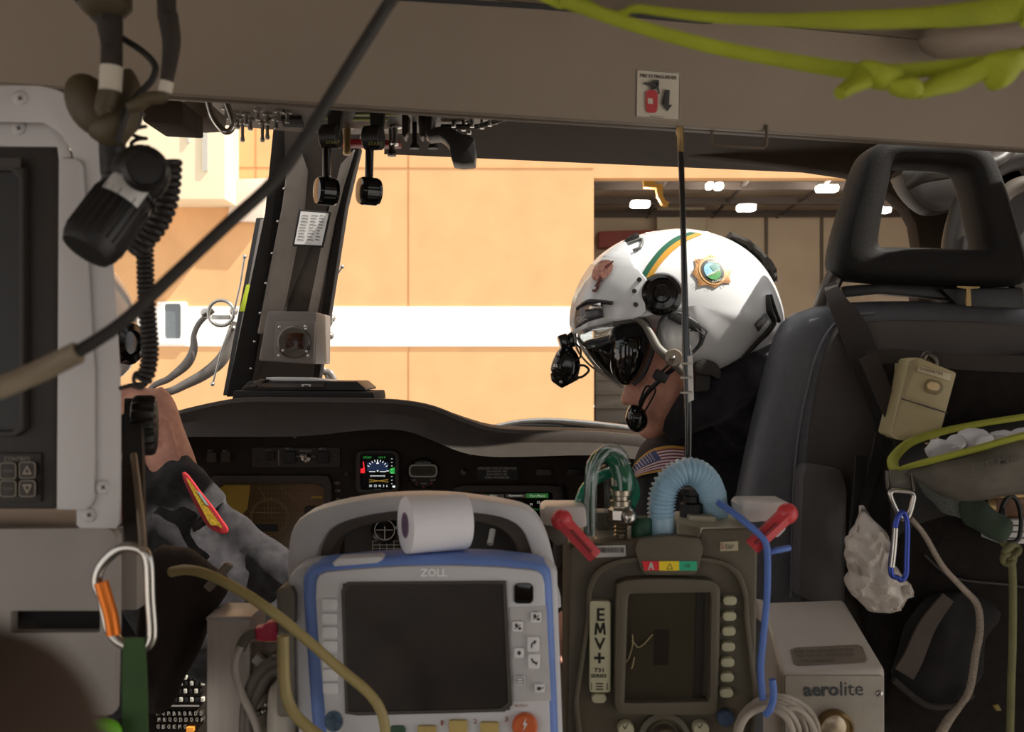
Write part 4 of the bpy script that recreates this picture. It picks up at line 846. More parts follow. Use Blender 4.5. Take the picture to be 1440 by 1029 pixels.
# ============================================================ RIGHT SEAT
st = thing('pilot_seat', 'dark grey leather pilot seat with an open black headrest, in front of the helmeted person', 'seat', (.42, 1.36, .2))
M_lea = mat('seat_leather', (88,88,92), .34, vary=.07, scale=120, bump=.3, bscale=900)
bk = Pill(sm2([(1024, 800), (1030, 740), (1038, 690), (1050, 630), (1066, 560), (1084, 492), (1096, 460), (1116, 440), (1150, 430), (1210, 424), (1300, 424), (1380, 430), (1460, 436), (1510, 470), (1530, 600), (1530, 900), (1520, 1040), (1060, 1040), (1030, 900)], 3), 1.37, .062, .05, c=(1270, 720), p=3.2, N=100)
obj('backrest', MB().pill(bk, 14), M_lea, st, ang=60)
m = MB(); m.prism3([P(x, y, 1.306) for x, y in sm2([(1132, 900), (1134, 700), (1142, 600), (1156, 520), (1180, 462), (1215, 452), (1300, 450), (1420, 455), (1480, 470), (1500, 600), (1500, 1000), (1150, 1000)], 3)], (0, .03, 0), .006); obj('back_panel', m, mat('seat_back_panel', (70,62,56), .5, vary=.06, bump=.15), st)
m = MB(); m.tube([P(x, y, 1.306) for x, y in ((1113, 840), (1116, 700), (1124, 610), (1140, 530), (1158, 478), (1186, 448), (1230, 440))], .0022, sm=5); obj('piping', m, M_lea, st)
m = MB(); m.prism3([P(x, y, 1.27) for x, y in ((1122, 840), (1128, 668), (1134, 652), (1185, 660), (1193, 690), (1190, 860))], (0, .04, 0), .008); obj('side_bracket', m, mat('bracket_grey', (84,80,80), .45), st, label='raised grey side bracket')
ho = sm2([(1165, 372), (1172, 330), (1184, 290), (1196, 250), (1210, 219), (1228, 206), (1252, 202), (1300, 202), (1345, 203), (1368, 209), (1384, 224), (1400, 262), (1416, 312), (1430, 362), (1436, 392), (1428, 402), (1380, 405), (1300, 402), (1220, 398), (1178, 392)], 2)
hi = sm2([(1228, 345), (1232, 310), (1242, 262), (1246, 240), (1256, 236), (1300, 237), (1336, 240), (1350, 250), (1360, 290), (1370, 338), (1372, 352), (1360, 353), (1300, 350), (1238, 349)], 2)
M_hr = mat('headrest_foam', (22,18,15), .7, spec=.25, vary=.06, bump=.3, bscale=800)
obj('headrest', MB().puffring(ho, hi, 1.36, .040, 3.2, 96, 16, c=(1298, 305)), M_hr, st, ang=70)
m = MB(); m.tube([P(1176, 385, 1.37), P(1164, 410, 1.37), P(1152, 446, 1.37)], .013, 12); obj('headrest_post', m, M_dksteel, st)
m = MB(); m.tube([P(1426, 385, 1.37), P(1436, 420, 1.37), P(1440, 450, 1.37)], .013, 12); obj('headrest_post', m, M_dksteel, st)
m = MB(); m.prism3([P(1186, 402, 1.36), P(1240, 398, 1.36), P(1330, 402, 1.36), P(1372, 408, 1.36), P(1372, 424, 1.36), P(1330, 420, 1.36), P(1240, 412, 1.36), P(1186, 418, 1.36)], (0, .03, 0), .004); m.prism3([P(1322, 405, 1.35), P(1440, 404, 1.35), P(1440, 436, 1.35), P(1352, 434, 1.35)], (0, .05, 0), .004); obj('harness_reel', m, M_black, st)
m = MB(); m.prism3([P(1346, 402, 1.33), P(1378, 403, 1.33), P(1378, 405, 1.33), P(1365, 406, 1.33), P(1366, 430, 1.33), P(1359, 430, 1.33), P(1359, 406, 1.33), P(1346, 404, 1.33)], (0, .004, 0)); obj('reel_pin', m, M_brass, st)
m = MB(); m.prism3([P(x, y, 1.60) for x, y in ell(1323, 400, 9, 4, 16)], (0, .01, 0)); obj('red_button', m, mat('btn_red', (170,46,44), .4), st)
obj('cushion', MB().prism3([(.2, 1.42, .30), (.68, 1.5, .30), (.62, 1.98, .36), (.15, 1.92, .36)], (0, 0, .14), .03), M_lea, st)
obj('pedestal', MB().prism3([(.22, 1.36, .0), (.66, 1.40, .0), (.58, 1.9, .0), (.18, 1.86, .0)], (0, 0, .32), .02), M_trimdk, st)
m = MB(); m.box((-.84, 1.66, .30), (.44, .5, .14), bev=.03); m.box((-.84, 1.66, .12), (.36, .42, .24), bev=.02)
ls = thing('pilot_seat', 'left pilot seat hidden behind the grey rack under the charcoal sleeve', 'seat', (-.62, 1.6, 0)); obj('cushion', m, M_lea, ls); obj('backrest', MB().box((-.84, 1.38, .68), (.40, .06, .62), bev=.03), M_lea, ls)
# shoulder strap of the seat, running down over the back
M_web = mat('webbing_dark', (50,42,36), .8, vary=.1, bump=.5, bscale=900)
def ribbon(path, widths, thick, offs=None):
    """flat strap facing the viewer: path of (px,py,Y), half widths in px"""
    m = MB(); pts = smooth([V(p) for p in path], 6); ws = smooth([V((w_, 0, 0)) for w_ in widths], 6); L, R_ = [], []
    for i, p in enumerate(pts):
        a_ = pts[max(i-1, 0)]; b_ = pts[min(i+1, len(pts)-1)]; d = V((b_.x-a_.x, b_.y-a_.y)).normalized(); n = V((-d.y, d.x))*ws[i].x
        L.append((P(p.x+n.x, p.y+n.y, p.z), P(p.x-n.x, p.y-n.y, p.z)))
    rows = [[m.b.verts.new(a_), m.b.verts.new(b_), m.b.verts.new(b_+V((0, thick, 0))), m.b.verts.new(a_+V((0, thick, 0)))] for a_, b_ in L]
    for A_, B_ in zip(rows, rows[1:]):
        for k in range(4): m.b.faces.new((A_[k], A_[(k+1) % 4], B_[(k+1) % 4], B_[k]))
    m.b.faces.new(rows[0]); m.b.faces.new(list(reversed(rows[-1]))); bmesh.ops.recalc_face_normals(m.b, faces=m.b.faces[:]); return m
obj('shoulder_strap', ribbon([(1167, 398, 1.335), (1178, 424, 1.30), (1200, 462, 1.292), (1222, 520, 1.29), (1244, 590, 1.288), (1262, 660, 1.285)], [9, 13, 20, 20, 15, 12], .003), M_web, st)

# ============================================================ bag hanging on the back of the seat
M_bag = mat('bag_black', (32,27,24), .9, vary=.2, scale=60, bump=.6, bscale=500, spec=.2)
og = thing('seat_organizer', 'large black fabric organizer bag strapped over the back of the right seat', 'bag', P(1340, 1029, 1.25))
m = MB(); m.pill(Pill(sm2([(1215, 505), (1230, 497), (1300, 502), (1440, 496), (1560, 500), (1570, 700), (1560, 1060), (1240, 1060), (1230, 960), (1216, 880), (1202, 820), (1208, 740), (1240, 660), (1236, 600)]), 1.268, .042, .015, p=4, N=90), 14); folds(m, .008, 22); obj('body', m, M_bag, og, ang=60)
obj('top_hem', ribbon([(1222, 505, 1.232), (1260, 500, 1.228), (1340, 508, 1.228), (1450, 512, 1.228), (1560, 512, 1.228)], [11, 10, 11, 12, 12], .004), M_web, og)
obj('strap', ribbon([(1222, 500, 1.228), (1240, 545, 1.226), (1262, 600, 1.225), (1275, 650, 1.224)], [14, 12, 11, 9], .004), M_web, og)
obj('strap', ribbon([(1212, 640, 1.224), (1208, 700, 1.224), (1198, 780, 1.224)], [8, 8, 7], .004), M_blackmat, og)
obj('strap', ribbon([(1238, 610, 1.22), (1222, 690, 1.22), (1206, 740, 1.222)], [6, 6, 5], .004), M_blackmat, og)
obj('seam', MB().tube([P(x, y, 1.218) for x, y in ((1300, 780), (1340, 812), (1420, 822), (1460, 830))], .002, sm=4), M_rubber, og)
fl = MB(); fl.pill(Pill(sm2([(1300, 842), (1338, 832), (1400, 850), (1384, 900), (1370, 960), (1345, 992), (1300, 990), (1255, 950), (1276, 890)]), 1.21, .02, p=3), 8); folds(fl, .007, 30); obj('pocket', fl, mat('pocket_black', (22,18,16), .9, vary=.2), og)
obj('pocket_strap', ribbon([(1334, 840, 1.19), (1305, 880, 1.185), (1285, 925, 1.183), (1272, 948, 1.18)], [9, 12, 14, 15], .004), mat('strap_taupe', (72,60,52), .75, vary=.1, bump=.5), og, label='taupe strap end')
obj('pocket_hem', MB().tube([P(x, y, 1.185) for x, y in ((1256, 955), (1285, 980), (1310, 993), (1345, 990), (1368, 975))], .004, sm=4), M_web, og)
# sampler clipped to the bag
tn = thing('radio_beeper', 'tan plastic handheld unit with an oval button clipped on the black organizer', 'device', P(1300, 618, 1.20))
M_tan = mat('tan_plastic', (168,152,112), .45, vary=.03)
m = MB(); m.prism3([P(1277, 504, 1.20), P(1292, 502, 1.185), P(1346, 524, 1.185), P(1318, 628, 1.185), P(1262, 618, 1.185), P(1250, 612, 1.20)], (0, .035, 0), .004); obj('body', m, M_tan, tn)
m = MB(); m.prism(rotp(rr(1301, 534, 1327, 554, 9), 1313, 543, 12), 1.184, .003, .001); ov = obj('button_well', m, mat('tan_dark', (126,110,74), .5), tn)
m = MB(); m.prism(rotp(rr(1304, 537, 1322, 549, 6), 1313, 543, 12), 1.182, .003, .001); obj('button', m, mat('tan_light', (206,178,130), .4), ov)
m = MB(); m.prism3([P(1269, 560, 1.183), P(1333, 580, 1.183), P(1333, 581.5, 1.183), P(1269, 561.5, 1.183)], (0, .003, 0)); obj('seam_groove', m, M_black, tn)
m = MB(); m.prism3([P(1293, 514, 1.183), P(1338, 526, 1.183), P(1336, 536, 1.183), P(1291, 522, 1.183)], (0, .003, 0), .0005); lb = obj('label', m, mat('label_tan', (184,170,136), .3), tn)
m = MB(); m.text('DOSIMETER', 1310, 522, 34, 4, flat(1.1825), rot=14); obj('lettering', m, mat('ink_brown', (90,74,50), .6), lb)
m = MB(); m.tube([P(1298, 505, 1.2), P(1303, 498, 1.2), P(1314, 506, 1.2), P(1316, 514, 1.2)], .004, sm=4); obj('clip_loop', m, M_dksteel, tn)
# lime trimmed pouch
M_lime = mat('lime_trim', (150,152,48), .75, vary=.06, bump=.4, bscale=800)
M_mesh = mat('pouch_grey', (96,90,80), .8, vary=.15, scale=40, bump=.4, bscale=500)
pc = thing('pouch', 'open grey pouch with lime green rim holding white gloves', 'pouch', P(1360, 700, 1.10))
m = MB(); A_ = smooth([P(x, y, Y) for x, y, Y in ((1256, 650, 1.16), (1272, 664, 1.10), (1310, 655, 1.06), (1370, 638, 1.04), (1440, 618, 1.03), (1520, 605, 1.03))], 6); B_ = smooth([P(x, y, Y) for x, y, Y in ((1262, 662, 1.16), (1290, 676, 1.11), (1330, 698, 1.09), (1380, 700, 1.07), (1440, 690, 1.06), (1520, 685, 1.06))], 6)
rows = []
for a_, b_ in zip(A_, B_):
    rows.append([m.b.verts.new(a_.lerp(b_, k/6)+V((0, -.02*math.sin(PI*k/6), 0))) for k in range(7)])
for r0, r1 in zip(rows, rows[1:]):
    for k in range(6): m.b.faces.new((r0[k], r1[k], r1[k+1], r0[k+1]))
folds(m, .005, 30); o_ = obj('front_panel', m, M_mesh, pc); md = o_.modifiers.new('s', 'SOLIDIFY'); md.thickness = .003
m = MB(); A_ = smooth([P(x, y, Y) for x, y, Y in ((1252, 646, 1.16), (1268, 628, 1.18), (1310, 612, 1.19), (1370, 598, 1.19), (1440, 587, 1.19), (1520, 575, 1.19))], 6)
rows = [[m.b.verts.new(a_+V((0, 0, -k*.02))) for k in range(6)] for a_ in A_]
for r0, r1 in zip(rows, rows[1:]):
    for k in range(5): m.b.faces.new((r0[k], r1[k], r1[k+1], r0[k+1]))
o_ = obj('back_panel', m, M_blackmat, pc); md = o_.modifiers.new('s', 'SOLIDIFY'); md.thickness = .003
m = MB(); m.tube([P(x, y, Y) for x, y, Y in ((1520, 574, 1.19), (1440, 586, 1.185), (1370, 597, 1.18), (1320, 608, 1.17), (1280, 622, 1.16), (1258, 642, 1.14), (1256, 655, 1.12), (1263, 662, 1.10))], [.004, .004, .004, .0045, .005, .006, .006, .004], 10, sm=5)
m.tube([P(x, y, Y) for x, y, Y in ((1266, 659, 1.09), (1300, 650, 1.06), (1370, 632, 1.04), (1440, 613, 1.03), (1520, 598, 1.03))], [.005, .0085, .009, .010, .010], 12, sm=5, flat=.4); obj('rim', m, M_lime, pc, label='lime green rim')
m = MB(); m.text('FIRST MED', 1400, 650, 66, 12, lambda u, v: P(u, v, 1.022), rot=-14, bold=.02); obj('lettering', m, mat('emboss', (78,72,64), .8), pc)
m = MB(); m.pill(Pill(sm2([(1290, 672), (1340, 690), (1375, 700), (1372, 722), (1350, 728), (1315, 705), (1295, 690)]), 1.13, .02), 8); folds(m, .006, 40); obj('lower_fold', m, mat('pouch_mesh', (96,100,92), .6, vary=.3, scale=400), pc)
M_gl = mat('nitrile_white', (206,204,206), .55, vary=.05)
for i, (pts, lab) in enumerate((([(1303, 634), (1310, 620), (1330, 617), (1352, 612), (1360, 618), (1350, 628), (1330, 634), (1312, 640)], 'crumpled white glove at the left end of the lime rimmed pouch'), ([(1353, 616), (1362, 606), (1378, 601), (1392, 608), (1392, 620), (1370, 626), (1356, 626)], 'raised white glove in the middle of the lime rimmed pouch'), ([(1388, 615), (1400, 606), (1440, 603), (1480, 600), (1480, 625), (1400, 628)], 'white glove at the right edge in the lime rimmed pouch'))):
    m = MB(); m.pill(Pill(sm2(pts), 1.12, .018), 8); folds(m, .007, 60); obj('glove', m, M_gl, None, lab, 'glove', 'white gloves in the pouch')
# webbing tab and ring, carabiners, cords
tg = thing('key_ring_tab', 'grey webbing tab with metal buckle hanging at the left end of the lime pouch', 'buckle', P(1265, 690, 1.09))
obj('webbing', ribbon([(1266, 660, 1.10), (1267, 674, 1.09), (1268, 688, 1.09)], [14, 14, 13], .004), mat('web_grey', (116,110,100), .8, bump=.5), tg)
m = MB(); m.tube([P(x, y, 1.085) for x, y in ((1247, 662), (1248, 686), (1253, 690), (1280, 690), (1284, 686), (1282, 664))], .0024, sm=2); obj('buckle_frame', m, M_dksteel, tg)
m = MB(); m.tube([P(x, y, 1.08) for x, y in ((1252, 692), (1258, 712), (1268, 728), (1276, 728), (1282, 712), (1284, 694), (1268, 690))], .0028, closed=True, sm=4); obj('snap_ring', m, M_steel, tg)
def carab(name, label, pts, Y, r, mbody, gate, gm, group=None, gr=None):
    t = thing(name, label, 'carabiner', P(pts[len(pts)//2][0], pts[len(pts)//2][1], Y), group)
    m = MB(); m.tube([P(x, y, Y) for x, y in pts], r, 14, closed=True, sm=6, flat=.75); obj('frame', m, mbody, t)
    m = MB(); m.tube([P(x, y, Y-.002) for x, y in gate], gr or r*1.1, 14, sm=4); obj('gate', m, gm, t, label='gate of its own colour'); return t
M_bluem = mat('anodised_blue', (58,76,160), .3, .7, vary=.05)
carab('carabiner', 'small blue carabiner with silver gate beside the white plastic bag', [(1266, 722), (1272, 722), (1276, 740), (1275, 790), (1274, 808), (1268, 815), (1262, 812), (1254, 808), (1253, 790), (1257, 760), (1260, 735)], 1.065, .0030, M_bluem, [(1259, 742), (1257, 770), (1254, 797)], M_steel)
M_cord = mat('rope_grey', (150,136,122), .85, vary=.25, scale=500, bump=.6, bscale=900)
m = MB(); m.tube([P(x, y, Y) for x, y, Y in ((1280, 728, 1.08), (1300, 752, 1.09), (1325, 795, 1.12), (1352, 825, 1.14), (1374, 850, 1.15), (1378, 885, 1.15), (1372, 920, 1.15), (1364, 968, 1.155), (1350, 992, 1.16), (1335, 1010, 1.15), (1315, 1045, 1.14))], [.0028, .0030, .0032, .0036, .0040, .0042, .0042, .0042, .004, .0055, .0055], 12, sm=5)
obj('cord', m, M_cord, None, 'light grey braided cord running from the metal buckle down the black organizer', 'cord')
M_olv = mat('cord_olive', (112,108,70), .8, vary=.15)
m = MB(); m.tube([P(x, y, 1.13) for x, y in ((1395, 745), (1410, 762), (1420, 778), (1424, 810), (1424, 900), (1422, 960), (1420, 1050))], .0042, 12, sm=5)
for dx, dy in ((0, 0), (5, -5), (-2, 8)): m.tube([P(1420+dx+8*math.cos(a_), 778+dy+7*math.sin(a_), 1.125-.003*math.sin(a_*2)) for a_ in [2*PI*k/12 for k in range(12)]], .0035, 10, closed=True)
obj('knotted_cord', m, M_olv, None, 'olive green cord with a knot hanging at the right edge', 'cord')
gp = MB(); gp.pill(Pill(sm2([(1356, 708), (1368, 698), (1388, 710), (1414, 728), (1418, 744), (1408, 762), (1384, 750), (1360, 738)]), 1.10, .02, p=3), 8); folds(gp, .005, 40); obj('folded_pouch', gp, mat('dark_green', (42,56,40), .85, vary=.15), None, 'small dark green folded cloth below the lime rimmed pouch', 'cloth')
m = MB(); m.prism(rr(1384, 693, 1520, 728, 4), 1.16, .06, .006); wb = obj('wooden_box', m, mat('brown_lacquer', (112,74,38), .35, vary=.3, scale=40, stretch=(1, 1, 8)), None, 'brown glossy case partly visible at the right edge under the pouch', 'case')
m = MB(); m.tube([P(1384, 712, 1.15), P(1394, 712, 1.15)], .012, 16); m.tube([P(1396, 697, 1.15), P(1500, 695, 1.15)], .004); obj('case_trim', m, M_brass, wb)
obj('red_folder', MB().prism([(1396, 684), (1520, 680), (1520, 690), (1396, 692)], 1.17, .05, .001), mat('folder_red', (112,26,34), .6), None, 'thin red folder above the brown case at the right edge', 'folder')
pp = thing('paper_stack', 'white papers held by a black elastic loop at the right edge', 'paper', P(1440, 765, 1.15))
for k in range(4): obj('sheet', MB().prism([(1408, 731+k*9), (1520, 729+k*9), (1520, 736+k*9), (1408, 738+k*9)], 1.15+.004*k, .05, .001), M_white, pp)
m = MB(); m.tube([P(x, y, 1.14) for x, y in ((1410, 760), (1408, 720), (1418, 698), (1430, 704), (1436, 730), (1432, 758), (1416, 762))], .0026, sm=4); m.tube([P(x, y, 1.138) for x, y in ((1413, 760), (1412, 714))], .002); m.tube([P(1424, 762, 1.138), P(1422, 800, 1.138)], .003); obj('elastic_loop', m, M_black, pp)
# crumpled plastic bag
m = MB(); pb = Pill(sm2([(1216, 712), (1226, 722), (1236, 738), (1246, 750), (1244, 775), (1252, 790), (1270, 812), (1286, 828), (1286, 842), (1272, 840), (1268, 858), (1240, 864), (1215, 852), (1196, 830), (1200, 808), (1192, 790), (1196, 760), (1208, 735)], 2), 1.17, .045, .02, N=96)
m.pill(pb, 22)
for v in m.b.verts:
    q = v.co; a_ = noise.noise(q*28); c_ = noise.noise(q*60+V((5, 0, 0))); v.co += V((.004*a_, .030*abs(a_)+.018*abs(c_), .004*c_))
obj('plastic_bag', m, mat('bag_white', (200,190,180), .38, vary=.06, scale=50, spec=.5), None, 'crumpled white plastic bag hanging left of the blue carabiner', 'bag', ang=25)
yt = MB(); yt.prism([(1396, 992), (1404, 990), (1409, 999), (1402, 1000)], 1.16, .003, .001); obj('yellow_tag', yt, mat('tag_yellow', (120,104,40), .6), None, 'tiny yellow tag low on the black organizer', 'tag')
# ============================================================ FOREGROUND CENTRE: patient monitor
ZY = .88
zm = thing('patient_monitor', 'light grey patient monitor with blue bumper, dark screen and arched carry handle', 'monitor', P(600, 1060, ZY))
M_zg = mat('monitor_grey', (206,205,207), .42, vary=.03, scale=20)
M_zb = mat('bumper_blue', (108,138,206), .5, vary=.06, scale=20)
M_zr = mat('grip_taupe', (98,90,80), .55, vary=.1, scale=40, bump=.3)
m = MB(); m.prism([(404, 830), (406, 812), (412, 801), (424, 795), (440, 791), (500, 786), (560, 783), (640, 782), (700, 784), (765, 791), (778, 796), (784, 806), (785, 850), (789, 960), (794, 1100), (425, 1100), (412, 960)], ZY+.005, .036, .006, 3); m.prism([(412, 850), (782, 850), (792, 1100), (425, 1100)], ZY+.04, .10, .006); obj('housing', m, M_zg, zm)
oa = sm2([(404, 830), (405, 770), (411, 744), (424, 726), (455, 713), (510, 702), (565, 697), (625, 697), (680, 703), (730, 712), (752, 724), (768, 750), (778, 785), (784, 830), (760, 870), (420, 870)], 2)
ia = sm2([(446, 800), (450, 770), (462, 748), (480, 736), (520, 725), (570, 719), (625, 719), (690, 725), (722, 735), (738, 752), (748, 780), (750, 800), (700, 815), (480, 815)], 2)
obj('handle', MB().ring(oa, ia, ZY+.045, .035, .005, 96, c=(598, 790)), M_zg, zm)
ia2 = sm2([(464, 800), (468, 776), (480, 756), (500, 744), (530, 736), (570, 731), (625, 731), (676, 736), (706, 746), (722, 762), (730, 784), (732, 800), (700, 812), (490, 812)], 2)
ob2 = sm2([(412, 830), (414, 770), (424, 742), (440, 730), (510, 710), (565, 705), (625, 705), (680, 710), (735, 724), (754, 740), (766, 790), (770, 830), (740, 850), (440, 850)], 2)
obj('handle_grip', MB().ring(ob2, ia2, ZY+.062, .05, .006, 96, c=(598, 790)), M_zr, zm, label='taupe rubber grip inside the handle')
m = MB(); m.prism([(425, 840), (425, 815), (428, 804), (436, 797), (452, 792), (500, 787), (560, 783), (640, 782), (700, 784), (752, 790), (766, 795), (774, 804), (776, 818), (778, 860), (788, 1100), (444, 1100), (436, 1000), (429, 900)], ZY-.010, .045, .008, 3); obj('bumper', m, M_zb, zm, label='blue rubber bumper')
m = MB(); m.prism([(466, 792), (478, 785), (534, 782), (540, 786), (530, 792), (470, 797)], ZY-.014, .02, .002); obj('bumper_gap', m, M_zg, zm)
def tl(x, y): return (x+(y-815)*.045, y)
fpz = [(443, 840), (444, 818), (448, 808), (458, 804), (500, 800), (560, 796), (640, 795), (700, 797), (745, 801), (757, 804), (763, 810), (766, 822), (768, 870), (777, 1100), (464, 1100), (456, 1000), (447, 900)]
obj('front_panel', MB().prism(fpz, ZY-.014, .03, .003), M_zg, zm)
sc = obj('screen_bezel', MB().ring([(479, 819), (712, 817), (721, 1001), (485, 1007)], [(484, 823), (707, 821), (715, 996), (490, 1001)], ZY-.017, .006, .0015, 64), mat('bezel_dark', (70,64,58), .5), zm)
obj('screen', MB().prism([(482, 821), (709, 819), (717, 998), (488, 1003)], ZY-.0155, .003), mat('screen_glass', (38,29,22), .38, vary=.35, scale=22, spec=.6), zm)
obj('brand_lettering', MB().text('ZOLL', 610, 805, 38, 11, flat(ZY-.0155), bold=.02, rot=0), mat('zoll_white', (255,255,255), .5, vary=0), zm)
for i, y in enumerate((850, 870, 889, 909, 930, 949, 968)):
    x = 463+(y-850)*.012; obj('soft_key', MB().prism(rr(x-11, y-8, x+11, y+8, 3.5), ZY-.0165, .006, .0012), mat('key_grey', (222,221,223), .4), zm)
obj('panel_inset', MB().prism([(716, 854), (768, 852), (775, 985), (722, 987)], ZY-.0145, .002, .0005), mat('inset_grey', (190,187,187), .5), zm)
obj('power_key', MB().prism(rr(722, 820, 750, 849, 7), ZY-.0155, .003, .001), M_blackgl, zm)
M_k2 = mat('key_light', (228,226,226), .4); M_ik = mat('ink_dark', (58,54,54), .6)
icons = [(754, 868, 15, 15, 'S'), (728, 881, 15, 15, 'S'), (750, 906, 17, 21, 'A'), (730, 918, 14, 14, 'o'), (751, 930, 17, 21, 'B'), (731, 957, 14, 13, 'F'), (759, 968, 15, 12, 'P')]
for x, y, w_, h_, k in icons:
    kk = obj('key', MB().prism(rr(x-w_/2, y-h_/2, x+w_/2, y+h_/2, 3), ZY-.0175, .005, .001), M_k2, zm); mm = MB(); sf = flat(ZY-.0178)
    if k == 'S': mm.decal(ell(x-2, y-2, 2.2, 3, 12), sf); line(mm, x-4, y+3, x+4, y-3, sf, .6); mm.decal(ell(x+3, y+2.5, 2.4, 2, 12), flat(ZY-.0179))
    elif k == 'A': mm.band(cb([(x-3.5, y+5), (x-3, y-1), (x+1, y-4)]), cb([(x-1.5, y+5), (x-1, y), (x+2, y-2)]), sf, 1); mm.decal([(x, y-6), (x+5, y-5), (x+2, y)], flat(ZY-.0179))
    elif k == 'B': mm.band(cb([(x-4.5, y-4), (x-2.5, y+1), (x+1, y+3)]), cb([(x-2.5, y-5), (x-.5, y-1), (x+2, y+1)]), sf, 1); mm.decal([(x, y), (x+5, y+1), (x+3, y+6)], flat(ZY-.0179))
    elif k == 'o': mm.decal(ell(x, y, 2.6, 3, 14), sf)
    elif k == 'F':
        for q in (-4, 0, 4): line(mm, x-5, y+q, x+5, y+q, sf, .5)
        line(mm, x-5, y-4, x-5, y+4, sf, .5); line(mm, x+5, y-4, x+5, y+4, sf, .5)
    else: mm.decal(ell(x-1, y, 3.2, 2.6, 12), sf); line(mm, x+1, y, x+6, y-1.5, sf, .6)
    obj('symbol', mm, M_ik, kk)
M_or = mat('shock_orange', (204,100,52), .4); M_yl = mat('key_yellow', (190,166,98), .45); M_rd = mat('ink_red', (150,74,60), .5)
sk = obj('shock_button', MB().lathe([(.0112, 0), (.0112, .004), (.0095, .006), (0, .007)], P(738, 1019, ZY-.0145), (0, -1, 0), 30), M_or, zm, label='round orange button')
m = MB(); m.decal([(740, 1009), (735, 1019), (738, 1019), (735, 1029), (742, 1017), (738.5, 1017)], flat(ZY-.0218)); obj('bolt_symbol', m, M_k2, sk)
for x, y in ((644, 1021), (688, 1024), (600, 1029)): obj('yellow_key', MB().prism(rr(x-13, y-8, x+13, y+10, 3), ZY-.0175, .005, .001), M_yl, zm, label='pale yellow key')
letters([('1', 621.5, 1016, 3, 7), ('2', 668, 1014, 5, 7), ('3', 712, 1011, 5, 7), ('READY', 733, 992, 18, 4)], zm, M_rd, flat(ZY-.015), 'numeral')
m = MB(); m.decal(ell(469, 1014, 13, 15), flat(ZY-.0148)); ge = obj('emblem', m, mat('emblem_blue', (70,92,112), .5, vary=.4, scale=150), zm, label='round blue globe mark')
obj('green_key', MB().prism(rr(548, 1021, 570, 1035, 5), ZY-.0165, .004, .001), mat('key_green', (48,84,58), .5), zm)
# side connector block and marks
m = MB(); m.prism([(388, 832), (394, 826), (410, 826), (415, 838), (414, 876), (406, 892), (390, 888)], ZY-.005, .03, .003); obj('side_connector', m, M_zr, zm)
m = MB(); m.prism(rr(388, 886, 414, 1010, 9), ZY-.002, .03, .004); obj('connector_cover', m, mat('cover_grey', (120,114,106), .5), zm)
# tape roll on top
tr = thing('tape_roll', 'roll of white medical tape lying on top of the patient monitor', 'tape', P(612, 779, ZY+.012))
ax = V((1, .42, 0)).normalized(); c_ = P(612, 737, ZY+.012)+V((0, 0, .001))
m = MB(); m.lathe([(.0115, -.028), (.0245, -.028), (.0252, -.0272), (.0252, .0272), (.0245, .028), (.0115, .028), (.0115, -.028)], c_, ax, 48); obj('tape', m, mat('tape_white', (238,236,240), .7, vary=.02, bump=.1), tr)
m = MB(); m.lathe([(.0098, -.0282), (.0115, -.0282), (.0115, .028), (.0098, .028), (.0098, -.0282)], c_, ax, 36); obj('core', m, mat('core_purple', (140,112,140), .6, vary=.2, scale=200), tr, label='purple cardboard core')

# ============================================================ ventilator
EY = 1.0
vt = thing('ventilator', 'olive portable ventilator with recessed dark screen, round pale keys and upright lettered plate', 'ventilator', P(925, 1060, EY))
M_ol = mat('ventilator_olive', (92,84,68), .5, vary=.05, scale=20, bump=.1)
m = MB(); m.prism([(800, 772), (806, 766), (838, 764), (880, 759), (984, 756), (986, 747), (990, 743), (1060, 742), (1066, 747), (1065, 800), (1060, 1110), (798, 1110)], EY, .12, .007, 3); obj('housing', m, M_ol, vt)
obj('outer_ridge', MB().ring(sm2([(824, 870), (826, 826), (838, 802), (864, 788), (910, 782), (960, 782), (1010, 786), (1038, 800), (1050, 826), (1054, 870), (1052, 1100), (818, 1100)], 2), sm2([(831, 870), (833, 832), (844, 810), (868, 795), (910, 789), (960, 789), (1008, 793), (1031, 806), (1043, 830), (1047, 870), (1045, 1093), (825, 1093)], 2), EY-.008, .012, .003, 90, c=(936, 950)), M_ol, vt)
obj('screen_frame', MB().ring(sm2([(866, 835), (870, 822), (882, 815), (930, 813), (998, 815), (1010, 822), (1014, 836), (1010, 990), (1004, 1002), (990, 1006), (880, 1006), (868, 1000), (864, 988)], 2), [(884, 836), (1000, 834), (998, 986), (879, 988)], EY-.016, .02, .004, 90, c=(938, 912)), M_ol, vt)
obj('screen', MB().prism([(880, 832), (988, 832), (984, 990), (876, 990)], EY-.004, .003), mat('vent_screen', (62,56,42), .25, vary=.15, scale=12), vt)
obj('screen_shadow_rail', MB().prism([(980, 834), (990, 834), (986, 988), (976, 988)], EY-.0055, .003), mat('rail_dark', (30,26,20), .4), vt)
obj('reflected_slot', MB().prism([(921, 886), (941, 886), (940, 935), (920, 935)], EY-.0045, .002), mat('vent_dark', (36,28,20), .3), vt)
m = MB(); sf = flat(EY-.0046)
m.tube([P(x, y, EY-.006) for x, y in ((876, 934), (884, 926), (890, 904), (889, 892))], .0006, sm=2); m.tube([P(x, y, EY-.006) for x, y in ((889, 900), (897, 910), (906, 905), (914, 896), (918, 892))], .0006, sm=2); m.tube([P(x, y, EY-.006) for x, y in ((892, 924), (890, 934), (888, 940))], .0007); obj('stray_fibre', m, M_tan, vt)
tab = obj('status_tab', MB().prism(sm2([(898, 758), (984, 756), (985, 790), (980, 804), (970, 809), (914, 809), (903, 804), (898, 790)], 2), EY-.012, .016, .003), M_ol, vt)
